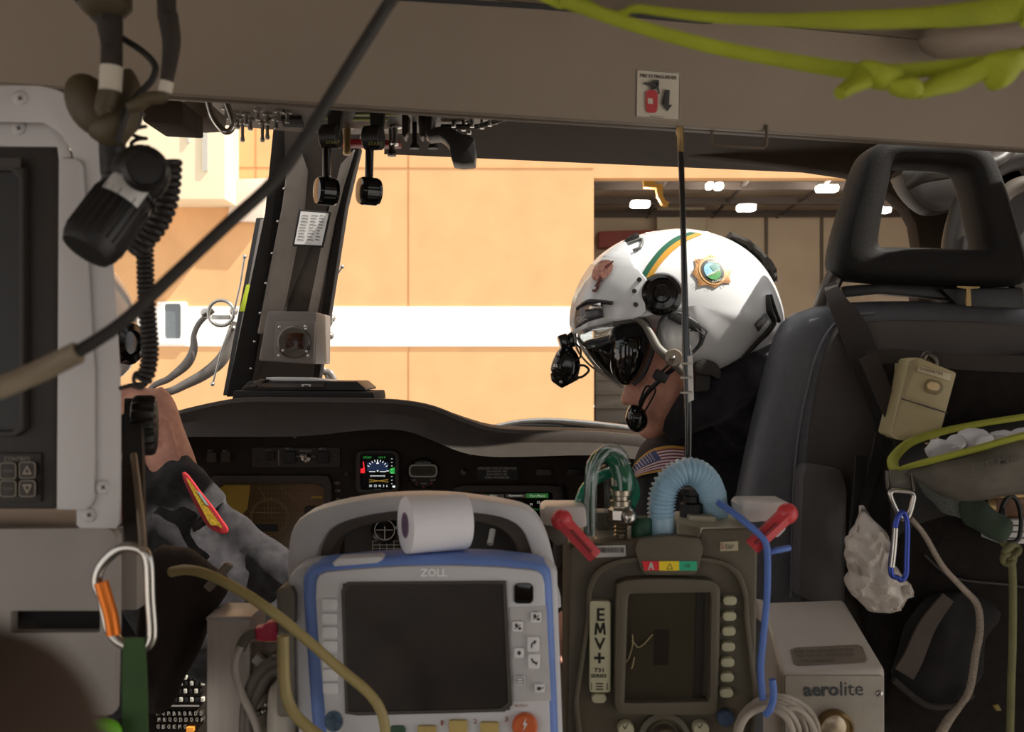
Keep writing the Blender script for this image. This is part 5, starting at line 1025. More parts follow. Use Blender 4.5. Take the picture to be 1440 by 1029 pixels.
for x0, x1, c, n in ((903, 927, (226,44,54), 'red'), (927, 955, (246,216,40), 'yellow'), (955, 980, (50,180,136), 'green')): obj('status_%s' % n, MB().prism([(x0, 789), (x1, 789), (x1, 802), (x0+(3 if x0 == 903 else 0), 802)], EY-.0130, .003), mat('st_'+n, c, .45, vary=0), tab)
m = MB(); m.decal([(911, 801), (914.5, 790.5), (917, 790.5), (920, 801), (917.5, 801), (916.8, 798), (914.2, 798), (913.6, 801)], flat(EY-.0134)); obj('alarm_mark', m, M_mark, tab)
m = MB(); line(m, 938, 800, 942, 792, flat(EY-.0134), .4); line(m, 942, 792, 946, 800, flat(EY-.0134), .4); line(m, 938, 800, 946, 800, flat(EY-.0134), .4); obj('triangle_mark', m, M_ik, tab)
letters([('OK', 967, 795.5, 9, 5)], tab, M_ik, flat(EY-.0134))
bl = obj('barcode_label', MB().prism(rotp([(838, 767), (880, 767), (880, 783), (838, 783)], 859, 775, -2), EY-.002, .003), M_white, vt, label='white barcode label')
m = MB(); x = 842
while x < 876: w_ = random.choice((.5, .8, 1.2)); m.decal([(x, 769.5), (x+w_, 769.5), (x+w_, 777), (x, 777)], flat(EY-.0024)); x += w_+random.choice((.6, .9))
obj('barcode', m, M_ik, bl)
l2 = obj('small_label', MB().prism([(1013, 762), (1038, 761), (1038, 774), (1013, 775)], EY-.0015, .003), mat('label_cream', (188,176,146), .5), vt)
letters([('S', 1016, 768, 4, 8)], l2, M_rd, flat(EY-.0019)); letters([('tar', 1026, 768, 13, 7)], l2, M_ik, flat(EY-.0019))
m = MB(); m.prism(rr(829, 845, 859, 974, 4), EY-.010, .012, .002); pt = obj('name_plate', m, mat('plate_cream', (196,192,160), .5), vt, label='cream plate with upright letters')
letters([('E', 845, 864, 11, 18), ('V', 843.5, 905, 16, 17), ('+', 843, 925, 15, 15), ('731', 842.5, 942, 13, 6), ('SERIES', 842, 950, 22, 5)], pt, M_black, flat(EY-.0104), bold=.022)
m = MB(); m.prism([(836, 892.5), (837.5, 875.5), (841, 875.5), (844, 884.5), (847, 875.5), (850.5, 875.5), (852, 892.5), (848.8, 892.5), (848, 882.5), (845.2, 890.5), (842.8, 890.5), (840, 882.5), (839.2, 892.5)], EY-.0104, .0008); obj('lettering', m, M_black, pt)
m = MB(); sf = flat(EY-.0104)
for y in (961, 965, 969): line(m, 838, y, 848, y, sf, .9)
line(m, 832, 960, 832, 970, sf, .5); line(m, 854, 960, 854, 970, sf, .5); obj('plate_symbol', m, M_black, pt)
M_pk = mat('pale_key', (184,180,150), .5)
obj('round_key', MB().prism(rr(832, 976, 853, 989, 6), EY-.010, .012, .002), M_pk, vt)
for i, y in enumerate((845, 867, 888, 910, 932, 953, 975)): x = 1027-(y-845)*.04; obj('soft_key', MB().prism(rr(x-10, y-6.5, x+10, y+6.5, 6), EY-.010, .012, .0022), M_pk, vt)
m = MB(); m.lathe([(.0085, 0), (.0085, .006), (.007, .008), (0, .009)], P(1019, 1007, EY-.002), (0, -1, 0)); obj('blue_key', m, mat('key_blue', (64,80,108), .5), vt, label='round blue key')
for x, y, s_ in ((879, 1022, 'x'), (984, 1021, '+')):
    kk = obj('round_key', MB().lathe([(.0082, 0), (.0082, .008), (.007, .010), (0, .010)], P(x, y, EY-.002), (0, -1, 0)), M_pk, vt)
    m = MB(); sf = flat(EY-.0124); line(m, x-3, y-2, x, y+3, sf, .7); line(m, x, y+3, x+4, y-4, sf, .7); obj('tick_mark', m, M_ik, kk)
m = MB(); m.lathe([(.026, 0), (.026, .006), (.021, .008), (.016, .002), (.014, .002), (.013, .016), (.011, .018), (0, .018)], P(933, 1036, EY-.002), (0, -1, 0), 40); obj('rotary_dial', m, M_ol, vt)
for i, (x, y) in enumerate(((838, 812), (843, 807.5), (848, 804.5))): obj('speaker_hole', MB().cyl(P(x, y, EY-.0035), (0, 1, 0), .0013, .005, 10), M_black, vt)
# top side connector deck
m = MB(); m.prism3([P(836, 764, EY+.01), P(1000, 757, EY+.01), P(1000, 742, EY+.05), P(838, 744, EY+.05)], (0, .05, 0), .003); obj('connector_deck', m, mat('deck_grey', (124,118,104), .45), vt)
m = MB(); m.prism3([P(952, 757, EY+.002), P(986, 757, EY+.002), P(988, 744, EY), P(1052, 742, EY), P(1040, 731, EY+.03), P(960, 728, EY+.03), P(953, 733, EY+.01)], (0, .05, 0), .004); m.prism([(968, 724), (1008, 726), (1008, 736), (968, 734)], EY+.02, .04, .004); obj('filter_cover', m, mat('cover_beige', (176,168,146), .5), vt, label='beige filter cover')
obj('deck_block', MB().prism([(838, 720), (868, 720), (868, 748), (838, 748)], EY+.05, .03, .003), mat('deck_block', (126,120,104), .5), vt)
# clamps with red levers
M_al = mat('clamp_white', (204,200,196), .35, vary=.04); M_redl = mat('lever_red', (204,60,66), .35, vary=.06, scale=40)
def clamp(label, blk, side_, lev, group='red lever clamps on the ventilator mount'):
    t = thing('mounting_clamp', label, 'clamp', P(blk[0][0], blk[2][1]+10, EY-.02), group)
    obj('bracket', MB().prism(blk, EY-.012, .05, .004), M_al, t); obj('bracket_arm', MB().prism(side_, EY+.005, .03, .004), M_zr if side_[0][0] < 800 else M_al, t)
    m = MB(); (x0, y0), (x1, y1) = lev; m.tube([P(x0, y0, EY-.03), P(x0+(x1-x0)*.12, y0+(y1-y0)*.12, EY-.03), P(x0+(x1-x0)*.5, y0+(y1-y0)*.5, EY-.032), P(x1, y1, EY-.03)], [.0095, .0088, .0085, .0085], 6); m.ball(P(x0, y0, EY-.03), .0105, (1, .8, 1), 12)
    for f in m.b.faces: pass
    lv = obj('lever', m, M_redl, t, ang=50, label='red lever')
    m = MB(); m.tube([P(x0+(x1-x0)*.3, y0+(y1-y0)*.3, EY-.0405), P(x1-(x1-x0)*.1, y1-(y1-y0)*.1, EY-.040)], .0016); obj('lever_groove', m, mat('lever_red_dark', (130,34,40), .4), lv)
    return t
clamp('white clamp with dark red lever at the left shoulder of the ventilator', [(760, 716), (768, 712), (824, 712), (826, 742), (800, 744), (762, 738)], [(762, 735), (792, 735), (800, 765), (782, 768), (766, 750)], ((790, 731), (836, 781)))
clamp('white clamp with light red lever at the right shoulder of the ventilator', [(1042, 712), (1048, 706), (1110, 706), (1112, 730), (1056, 735), (1044, 722)], [(1084, 734), (1108, 732), (1106, 745), (1094, 758), (1084, 750)], ((1107, 722), (1057, 769)))
# tubes and fittings
gasf = thing('gas_fitting', 'ringed metal gas fitting with threads standing on the ventilator deck', 'fitting', P(873, 755, EY+.02))
m = MB(); m.lathe([(.0060, 0), (.0060, .002), (.0072, .003), (.0060, .005), (.0072, .007), (.0060, .009), (.0072, .011), (.006, .013), (.0072, .015), (.006, .017), (.006, .024)], P(873, 756, EY+.02), (0, 0, 1)); obj('threaded_stem', m, mat('nickel', (176,166,148), .3, 1), gasf)
m = MB(); m.lathe([(.011, .0), (.013, .003), (.013, .012), (.010, .015), (.010, .016)], P(873, 733, EY+.02), (0, 0, 1), 6); m.ball(P(884, 727, EY+.005), .008, (1, 1, 1.1)); obj('hex_nut', m, M_steel, gasf, ang=20)
m = MB(); m.lathe([(.009, 0), (.0108, .001), (.0108, .006), (.009, .007), (.009, .011), (.0112, .012), (.0112, .017), (.009, .018), (.009, .021), (.0108, .022), (.0108, .029), (.009, .031)], P(873, 712, EY+.02), (0, 0, 1), 28); obj('ring_collar', m, mat('nickel', (176,166,148)), gasf)
M_grn = mat('tube_green', (22,92,66), .15, vary=.1, spec=.7, coat=.5); M_teal = mat('tube_teal', (40,150,122), .12, vary=.1, coat=.5)
M_clr = glassmat('tube_clear', (.84,.87,.89,1), .09, .08)
obj('oxygen_tube', MB().tube([P(x, y, Y) for x, y, Y in ((877, 688, EY+.02), (876, 672, EY+.02), (868, 650, EY+.02), (852, 638, EY+.015), (836, 648, EY+.01), (830, 672, EY+.01), (829, 750, EY+.02))], [.0125, .0125, .010, .0075, .006, .006, .006], 14, sm=6), M_grn, None, 'dark green tube arching from the metal gas fitting over to the left', 'tube')
obj('gas_tube', MB().tube([P(x, y, Y) for x, y, Y in ((815, 722, EY+.03), (817, 700, EY+.03), (832, 678, EY+.035), (862, 664, EY+.04), (886, 674, EY+.045), (893, 694, EY+.04), (886, 712, EY+.03))], .0058, 12, sm=6), M_teal, None, 'thin bright teal tube looping around the metal gas fitting', 'tube')
obj('gas_tube', MB().tube([P(x, y, Y) for x, y, Y in ((831, 752, EY-.0), (831, 700, EY-.005), (834, 666, EY-.005), (846, 640, EY-.0), (858, 631, EY+.005), (872, 638, EY+.01), (880, 654, EY+.01))], .0062, 12, sm=6), M_clr, None, 'clear tube arching in front of the dark green one', 'tube')
obj('gas_tube', MB().tube([P(x, y, EY+.04) for x, y in ((856, 740), (856, 690), (852, 668), (846, 656))], .0048, 12, sm=6), M_clr, None, 'short clear tube standing behind the arch of the green tube', 'tube')
obj('port_cap', MB().lathe([(.011, 0), (.0115, .002), (.0115, .02), (.010, .022), (0, .022)], P(903, 757, EY+.02), (0, 0, 1), 24), mat('cap_green', (24,74,48), .5), None, 'dark green cap on the ventilator deck left of the blue hose', 'cap')
# corrugated hose
hp = smooth([P(932, 757, EY+.02), P(930, 725, EY+.02), P(931, 700, EY+.02), P(940, 678, EY+.02), P(962, 663, EY+.02), P(985, 668, EY+.025), P(1000, 690, EY+.035), P(1005, 722, EY+.05)], 26)
L_ = [0]
for a_, b_ in zip(hp, hp[1:]): L_.append(L_[-1]+(b_-a_).length)
rad = [(.0128 if l < .022 else .0132+.0016*math.sin(l/.0042*2*PI)) for l in L_]
obj('breathing_hose', MB().tube(hp, rad, 24), mat('hose_blue', (164,200,222), .35, vary=.05, spec=.6), None, 'pale blue corrugated hose arching up from the ventilator deck', 'hose', ang=180)
kb = MB(); kb.lathe([(.012, 0), (.012, .014), (.008, .016), (.008, .022), (.011, .024), (.011, .03), (0, .032)], P(972, 727, EY+.04), (0, 0, 1), 14); obj('relief_knob', kb, M_black, None, 'black knob under the arch of the pale blue hose', 'knob', ang=20)
# blue cord and coiled cable
M_bc = mat('cord_blue', (84,116,190), .5, vary=.05)
obj('cord', MB().tube([P(x, y, Y) for x, y, Y in ((1010, 706, .99), (1030, 720, .975), (1050, 736, .965), (1072, 756, .96), (1079, 775, .96), (1079, 830, .965), (1076, 868, .97), (1073, 900, .97), (1070, 940, .97), (1073, 985, .97))], .0033, 12, sm=5), M_bc, None, 'blue rubber cord hanging down the right side of the ventilator', 'cord')
obj('cord', MB().tube([P(1080, 776, .965), P(1095, 773, .965), P(1110, 770, .97)], .0032, 12, sm=3), M_bc, None, 'short blue cord end sticking out to the right below the light red lever', 'cord')
obj('cord', MB().tube([P(1086, 955, .95), P(1088, 975, .95), P(1084, 995, .945), P(1077, 1004, .95)], .0034, 12, sm=4), M_bc, None, 'short blue tie end above the coiled beige cable', 'cord')
M_bg = mat('cable_beige', (172,160,146), .5, vary=.06)
m = MB()
for k in range(5): m.tube([P(1085+(38+5*k)*math.cos(a_)+(k-2)*4, 1035+(40+4*k)*math.sin(a_), .955+.006*k+.004*math.sin(a_*3+k)) for a_ in [2*PI*q/24 for q in range(24)]], .0034, 10, closed=True)
m.tube([P(x, y, .96) for x, y in ((1095, 998), (1120, 996), (1138, 1012), (1150, 1040))], .003, sm=4)
obj('cable_coil', m, M_bg, None, 'coil of beige cable in front of the oxygen box', 'cable')

# ============================================================ oxygen box
AY = 1.08
ax_ = thing('oxygen_box', 'pale metal wedge-shaped box with round gauge and warning label, right of the ventilator', 'box', P(1175, 1060, AY))
M_ae = mat('box_paint', (184,175,165), .45, vary=.04, scale=20)
m = MB(); ftl, ftr, btl, btr, cr = P(1098, 946, AY), P(1245, 940, AY), P(1072, 846, AY+.14), P(1186, 842, AY+.14), P(1197, 850, AY+.13)
fbl, fbr = P(1098, 1120, AY), P(1245, 1120, AY)
v = [m.b.verts.new(p) for p in (ftl, ftr, btr, btl, fbl, fbr, V((btr.x+.02, btr.y, fbr.z)), V((btl.x, btl.y, fbl.z)))]
for f in ((0, 1, 2, 3), (0, 4, 5, 1), (1, 5, 6, 2), (0, 3, 7, 4), (3, 2, 6, 7), (4, 7, 6, 5)): m.b.faces.new([v[i] for i in f])
bmesh.ops.recalc_face_normals(m.b, faces=m.b.faces[:]); m._bev(set(m.b.edges), .006, 3); obj('body', m, M_ae, ax_)
obj('front_plate', MB().prism(rr(1104, 950, 1243, 1110, 4), AY-.003, .004, .001), mat('plate_paint', (158,149,136), .5), ax_)
TS = plane(ftl, ftr, btl, .0006)
def bil(u, v_): a_ = lp((1098, 946), (1245, 940), u); b_ = lp((1072, 846), (1186, 842), u); return lp(a_, b_, v_)
ts = TS
m = MB(); m.decal([(1111, 913), (1120, 910), (1206, 906), (1213, 909), (1219, 926), (1216, 930), (1122, 935), (1116, 932)], plane(ftl, ftr, btl, .0012)); lb = obj('warning_label', m, mat('label_taupe', (116,104,88), .4), ax_, label='taupe warning label')
letters([('KEEP THE OXYGEN SYSTEM', 1158, 914.5, 82, 4.5, -2), ('FREE OF OIL, GREASE AND', 1160, 921, 82, 4.5, -2), ('HYDROCARBONS', 1146, 928.5, 52, 4.5, -2)], lb, mat('label_ink', (78,68,56), .5, vary=0), plane(ftl, ftr, btl, .0018))
m = MB(); m.text('aero', 1155, 972, 50, 14, flat(AY-.0038), rot=-1, bold=.03); obj('lettering', m, mat('logo_ink', (52,56,62), .5), ax_)
m = MB(); m.text('lite', 1198, 968, 32, 20, flat(AY-.0038), rot=-1); obj('lettering', m, mat('logo_ink', (52,56,62), .5), ax_)
for x, y in ((1107, 981), (1237, 975), ): 
    sc_ = obj('screw', MB().ball(P(x, y, AY-.003), .004, (1, .5, 1), 10), M_steel, ax_); mm = MB(); line(mm, x-2.5, y-2.5, x+2.5, y+2.5, flat(AY-.0053), .6); line(mm, x-2.5, y+2.5, x+2.5, y-2.5, flat(AY-.0053), .6); obj('slot', mm, M_black, sc_)
m = MB(); m.lathe([(.020, 0), (.020, .008), (.017, .011), (.0165, .008)], P(1172, 1022, AY-.003), (0, -1, 0), 40); gg = obj('gauge', m, M_brass, ax_)
obj('gauge_face', MB().lathe([(.0165, 0), (.012, .003), (0, .0045)], P(1172, 1022, AY-.009), (0, -1, 0), 36), mat('gauge_metal', (176,160,136), .3, .6, vary=.2, scale=80), gg)
obj('side_tab', MB().prism([(1066, 846), (1078, 848), (1084, 862), (1078, 880), (1066, 872)], AY+.06, .02, .003), M_ae, ax_)
# ============================================================ LEFT: equipment rack
RY = .70
rk = thing('equipment_rack', 'pale grey painted metal rack plate with rounded corner and screws at the left edge', 'rack', P(80, 745, RY))
m = MB(); m.prism([(-300, 118), (55, 120), (80, 126), (102, 137), (122, 155), (137, 180), (145, 210), (149, 260), (155, 340), (161, 430), (167, 520), (168, 560), (168, 736), (163, 743), (112, 743), (107, 738), (107, 714), (126, 714), (128, 500), (112, 300), (104, 228), (100, 212), (85, 188), (60, 172), (-300, 166)], RY, .004, .001); obj('outer_plate', m, M_rack, rk)
m = MB(); m.prism([(82, 222), (104, 222), (111, 226), (115, 236), (128, 480), (131, 520), (131, 700), (126, 712), (118, 717), (79, 717)], RY-.004, .006, .0015); obj('inner_bracket', m, M_rack, rk)
m = MB(); m.prism([(-300, 155), (56, 158), (84, 172), (94, 202), (98, 220), (82, 224), (80, 206), (-300, 203)], RY+.012, .004, .001); obj('upper_band', m, M_rack, rk)
for x, y, Y in ((28, 138, RY), (26, 180, RY+.012), (145, 685, RY), (125, 724, RY)):
    sc_ = obj('screw', MB().ball(P(x, y, Y), .0055, (1, .45, 1), 12), M_rack, rk); mm = MB(); sf = flat(Y-.0026); line(mm, x-3, y-2, x+3, y+2, sf, .9); line(mm, x-2, y+3, x+2, y-3, sf, .9); obj('slot', mm, M_ik, sc_)
du = thing('display_unit', 'dark rack display with a recessed screen and four control buttons at the left edge', 'display', P(30, 715, RY+.03))
M_du = mat('unit_brown', (48,41,35), .6, vary=.08, bump=.15)
obj('housing', MB().prism([(-300, 196), (79, 199), (79, 716), (-300, 716)], RY+.015, .09, .003), M_du, du)
obj('screen_frame', MB().ring([(-300, 222), (34, 226), (34, 614), (-300, 614)], [(-290, 240), (26, 240), (26, 606), (-290, 606)], RY+.008, .012, .002, 80, c=(-60, 420)), M_du, du)
obj('screen', MB().prism([(-290, 238), (28, 238), (28, 608), (-290, 608)], RY+.013, .003), mat('unit_screen', (20,15,12), .5, vary=.1), du)
obj('label', MB().prism([(-300, 218), (29, 222), (29, 236), (-300, 236)], RY+.0072, .002), mat('unit_label', (58,48,40), .5), du)
obj('keypad', MB().prism([(-60, 636), (58, 637), (58, 706), (-60, 706)], RY+.013, .003, .001), mat('keypad', (42,36,31), .6), du)
letters([('CONTROL', 25, 645.5, 38, 7)], du, mat('key_outline', (150,138,122), .5), flat(RY+.0125))
M_ko = mat('key_outline', (150,138,122))
for x, y, k in ((11, 662, 'MENU'), (38, 661, 'u'), (11, 687, 'POWER'), (38, 687, 'd')):
    kk = obj('control_key', MB().prism(rr(x-11, y-11, x+11, y+11, 4), RY+.009, .005, .001), M_du, du)
    obj('key_outline', MB().ring(rr(x-11.5, y-11.5, x+11.5, y+11.5, 4), rr(x-10.5, y-10.5, x+10.5, y+10.5, 3.5), RY+.0085, .001, 0, 32), M_ko, kk)
    if k == 'u': obj('arrow', MB().ring([(x, y-7), (x+7, y+6), (x-7, y+6)], [(x, y-3.5), (x+3.6, y+3.8), (x-3.6, y+3.8)], RY+.0083, .001, 0, 48, c=(x, y+1)), M_ko, kk)
    elif k == 'd': obj('arrow', MB().ring([(x, y+7), (x-7, y-6), (x+7, y-6)], [(x, y+3.5), (x-3.6, y-3.8), (x+3.6, y-3.8)], RY+.0083, .001, 0, 48, c=(x, y-1)), M_ko, kk)
    else: letters([(k, x, y, 15, 4)], kk, mat('key_ink', (104,94,84), .5), flat(RY+.0084))
cb2 = thing('rack_cabinet', 'pale painted cabinet box with a long black slot below the rack display', 'cabinet', P(60, 1020, RY))
sl_o = [(-300, 746), (150, 742), (158, 746), (163, 756), (163, 880), (160, 1000), (156, 1006), (-300, 1010)]
obj('front', MB().ring(sl_o, rr(15, 859, 140, 889, 2, 2), RY+.004, .01, .001, 160, c=(77, 874)), M_rack2, cb2)
obj('slot', MB().prism([(8, 850), (148, 850), (148, 896), (8, 896)], RY+.0145, .004), mat('slot_black', (6,5,5), .9, vary=0), cb2, label='long black slot')
m = MB(); m.prism3([P(-290, 750, RY+.02), P(150, 750, RY+.02), P(148, 1000, RY+.02), P(-290, 1000, RY+.02)], (-.115, .25, 0), .002); m.prism3([P(-300, 1012, RY+.01), P(152, 1008, RY+.01), P(150, 1150, RY+.01), P(-300, 1150, RY+.01)], (-.115, .25, 0), .003); obj('body', m, M_rack2, cb2)
obj('side_panel', MB().prism([(163, 742), (193, 742), (193, 858), (163, 858)], RY+.16, .02, .002), M_rack2, cb2)
cub = thing('padded_cushion', 'out of focus dark brown padded shape filling the lower left corner', 'cushion', P(-20, 1029, .085))
m = MB(); m.pill(Pill(sm2([(-260, 880), (-80, 885), (10, 915), (60, 955), (95, 1000), (120, 1060), (130, 1200), (-260, 1200)]), .09, .012, p=2.4), 10); obj('pad', m, mat('pad_brown', (60,44,30), .85, vary=.1), cub)
# hand wheel on the rack side
hw = thing('hand_wheel', 'black ribbed hand wheel beside the grey rack, in front of the bare wrist', 'knob', P(205, 640, .86))
prof = []; m = MB(); c0 = P(203, 598, .86); ax0 = V((.95, .27, 0)).normalized(); u0 = V((0, 0, 1)); v0 = ax0.cross(u0); rows = []
for h_, r_ in ((-.0105, .019), (-.009, .0235), (-.006, .025), (.006, .025), (.009, .0235), (.0105, .019)):
    rows.append([m.b.verts.new(c0+ax0*h_+(u0*math.cos(a_)+v0*math.sin(a_))*(r_+.0011*math.cos(a_*18))) for a_ in [2*PI*k/108 for k in range(108)]])
for A_, B_ in zip(rows, rows[1:]):
    for k in range(108): m.b.faces.new((A_[k], A_[(k+1) % 108], B_[(k+1) % 108], B_[k]))
m.b.faces.new(rows[0]); m.b.faces.new(rows[-1]); bmesh.ops.recalc_face_normals(m.b, faces=m.b.faces[:]); obj('wheel', m, M_black, hw)
obj('shaft', MB().tube([P(203, 600, .865), P(172, 602, .88), P(150, 603, .89)], .008, 14), M_dksteel, hw); obj('hub', MB().prism([(168, 580), (184, 584), (184, 632), (168, 640)], .845, .04, .004), M_black, hw)
# bracket bars from the wheel down to the carabiner
obj('rack_strap', ribbon([(186, 560, .86), (186, 640, .80), (186, 700, .74), (189, 775, .675)], [11, 14, 15, 14], .006), mat('strap_dark', (40,35,31), .7), None, 'dark strap hanging from the hand wheel down to the orange gated carabiner', 'strap')
obj('edge_cable', MB().tube([P(x, y, Y) for x, y, Y in ((188, 640, .79), (194, 690, .74), (199, 740, .69), (201, 772, .668))], .0026, sm=4), mat('cable_taupe', (126,112,98), .5), None, 'thin taupe cable running down the dark strap to the orange gated carabiner', 'cable')
obj('red_tag', MB().prism([(168, 705), (176, 705), (176, 731), (168, 731)], .80, .004, .001), mat('tag_red', (140,30,26), .6), None, 'small red tag beside the lower corner of the grey rack', 'tag')
carab('carabiner', 'large silver carabiner with orange gate holding the green strap', [(188, 770), (202, 776), (209, 792), (211, 840), (214, 885), (211, 902), (200, 912), (184, 910), (166, 901), (154, 886), (148, 862), (143, 838), (136, 820), (140, 800), (154, 782), (170, 771)], .672, .0036, M_steel, [(142, 818), (150, 845), (156, 866), (160, 892)], mat('gate_orange', (226,120,30), .3, .5, vary=.08), gr=.0048)
gs = ribbon([(188, 897, .668), (188, 930, .668), (189, 980, .668), (190, 1060, .668)], [14, 16, 17, 17], .003); o_ = obj('green_strap', gs, mat('strap_green', (52,82,40), .8, vary=.08, bump=.4, bscale=900), None, 'green webbing strap hanging from the orange gated carabiner', 'strap')
gs2 = ribbon([(175, 905, .676), (174, 960, .674), (176, 1060, .674)], [3, 4, 4], .003); obj('strap_fold', gs2, mat('strap_green2', (38,60,30), .8), o_)
nc = MB(); nc.tube([P(x, y, .66) for x, y in ((126, 1032), (132, 1022), (146, 1018), (158, 1021), (163, 1032), (150, 1040), (134, 1040))], .004, closed=True, sm=4); obj('neon_ring', nc, mat('neon_green', (110,190,30), .5), None, 'bright green ring peeking up at the bottom edge beside the green strap', 'ring')
# brown bag and grey post
bb = MB(); bb.pill(Pill(sm2([(208, 775), (240, 768), (268, 772), (300, 800), (318, 820), (300, 860), (284, 900), (262, 950), (238, 990), (212, 1010), (204, 960), (204, 860)]), .98, .04, p=2.6, N=70), 12); folds(bb, .012, 18)
bb_o = obj('cloth_bag', bb, mat('bag_brown', (44,34,28), .9, vary=.2, bump=.5), None, 'dark brown cloth bag hanging behind the orange gated carabiner', 'bag')
clp = MB(); clp.prism(rotp(rr(282, 806, 328, 818, 2), 305, 812, -48), .93, .01, .002); clp.prism(rotp(rr(294, 802, 328, 810, 2), 312, 806, -48), .925, .008, .002); obj('tube_clip', clp, mat('clip_taupe', (128,118,106), .5), None, 'pale plastic clip crossing the tan hose over the brown bag', 'clip')
gpst = thing('metal_post', 'square grey metal post with bright sloped top, left of the patient monitor', 'post', P(320, 1060, .93))
m = MB(); m.prism3([P(290, 868, .92), P(352, 868, .92), P(352, 1110, .92), P(290, 1110, .92)], (0, .06, 0), .003); obj('post', m, mat('post_metal_grey', (190,182,174), .4, .2, vary=.06, scale=10, stretch=(20, 20, 1)), gpst)
m = MB(); v = [m.b.verts.new(p) for p in (P(290, 868, .918), P(352, 868, .918), P(343, 856, .97), P(304, 856, .97), P(352, 872, .918), P(290, 872, .918))]
m.b.faces.new((v[0], v[1], v[2], v[3])); m.b.faces.new((v[5], v[4], v[1], v[0])); o_ = obj('bevel_cap', m, M_rack, gpst); md = o_.modifiers.new('s', 'SOLIDIFY'); md.thickness = .002
# connector plate with plug and cables
cpn = thing('connector_plate', 'small metal connector plate between the grey post and the monitor', 'plate', P(378, 960, .93))
obj('plate', MB().prism([(350, 904), (416, 900), (414, 1100), (352, 1100)], .925, .01, .002), mat('plate_metal', (118,108,98), .4, .4), cpn)
for x, y in ((386, 922), (366, 975), (376, 990), (372, 1000), (362, 1003), (370, 965)): obj('pin', MB().ball(P(x, y, .922), .0035, (1, .8, 1), 8), M_steel, cpn)
obj('plate_plug', MB().prism(rotp(rr(354, 924, 374, 938, 3), 364, 931, 40), .915, .01, .002), M_white, cpn)
pk = thing('sensor_plug', 'pinkish red cable plug left of the patient monitor', 'plug', P(372, 903, .90))
m = MB(); m.prism(sm2([(357, 884), (370, 882), (372, 877), (388, 876), (390, 898), (386, 902), (358, 900)], 2), .895, .016, .003); obj('plug', m, mat('plug_pink', (206,46,84), .45), pk)
m = MB(); m.tube([P(x, y, .895) for x, y in ((360, 890), (350, 893), (342, 903), (338, 912))], .0048, sm=4); obj('boot', m, M_zr, pk); m = MB(); m.tube([P(x, y, .893) for x, y in ((339, 908), (332, 925), (331, 945), (340, 975), (352, 1000), (362, 1025), (368, 1060))], .0036, sm=5); obj('cable', m, mat('cable_white', (178,170,162), .5), pk)
for pts, lab in (([(396, 928), (376, 935), (358, 955), (346, 990), (343, 1050)], 'outer grey cable curving down beside the metal post'), ([(396, 942), (380, 946), (366, 968), (352, 1000), (352, 1050)], 'inner grey cable curving down beside the metal post')):
    obj('grey_cable', MB().tube([P(x, y, .90) for x, y in pts], .0052, sm=5), mat('cable_grey', (112,104,96), .5), None, lab, 'cable')
obj('finger_sensor', MB().pill(Pill(sm2([(378, 985), (384, 960), (404, 950), (416, 980), (416, 1080), (380, 1080)]), .90, .02), 8), M_offwhite, None, 'pale rounded sensor housing at the bottom left of the patient monitor', 'sensor')
M_hose = mat('hose_tan', (160,144,92), .45, vary=.06, scale=30)
obj('tan_hose', MB().tube([P(x, y, Y) for x, y, Y in ((241, 804, .84), (262, 801, .83), (290, 807, .82), (330, 826, .81), (380, 858, .80), (430, 898, .80), (478, 940, .80), (512, 968, .80), (532, 992, .80), (541, 1020, .80), (542, 1060, .80))], .0042, 14, sm=6), M_hose, None, 'tan hose crossing diagonally in front of the patient monitor', 'hose')
obj('tan_hose', MB().tube([P(x, y, .84) for x, y in ((398, 894), (399, 940), (402, 975), (412, 1000), (430, 1020), (455, 1040), (470, 1060))], .0050, 14, sm=6), M_hose, None, 'tan hose running down the left side of the patient monitor', 'hose')
# centre console keys seen low between bag and post
cc2 = thing('centre_console', 'centre console keypad with rows of pale keys seen below the brown bag', 'console', P(250, 1060, 1.6))
obj('console_body', MB().prism([(190, 925), (420, 925), (420, 1300), (190, 1300)], 1.60, .25, .005), M_panel, cc2)
n_ = 0
for r_, y in enumerate((953, 961, 972, 984, 1003, 1012, 1022, 1031)):
    for c_i in range(9):
        x = 222+c_i*7.6+(r_ % 2)*1.5
        if n_ >= 60: continue
        if r_ in (4, 5, 6, 7): obj('key', MB().prism(rr(x-2.6, y-3.4, x+2.6, y+3.4, 1), 1.594, .008, .001), M_panel, cc2); letters([(random.choice('DOPRBQ'), x, y, 3.6, 5.4)], cc2, M_mark, flat(1.5932))
        else: obj('key', MB().prism(rr(x-2.4, y-3.2, x+2.4, y+3.2, 1), 1.594, .008, .001), M_offwhite if (c_i+r_) % 2 else M_black, cc2)
        n_ += 1
obj('divider', MB().prism([(222, 991), (280, 991), (280, 993.5), (222, 993.5)], 1.592, .01), M_steel, cc2)
obj('amber_key', MB().prism([(262, 1023), (272, 1023), (272, 1029), (262, 1029)], 1.59, .01), mat('amber', (220,140,50), .5, vary=0, emit=(220,140,50), es=.3), cc2, label='amber key')

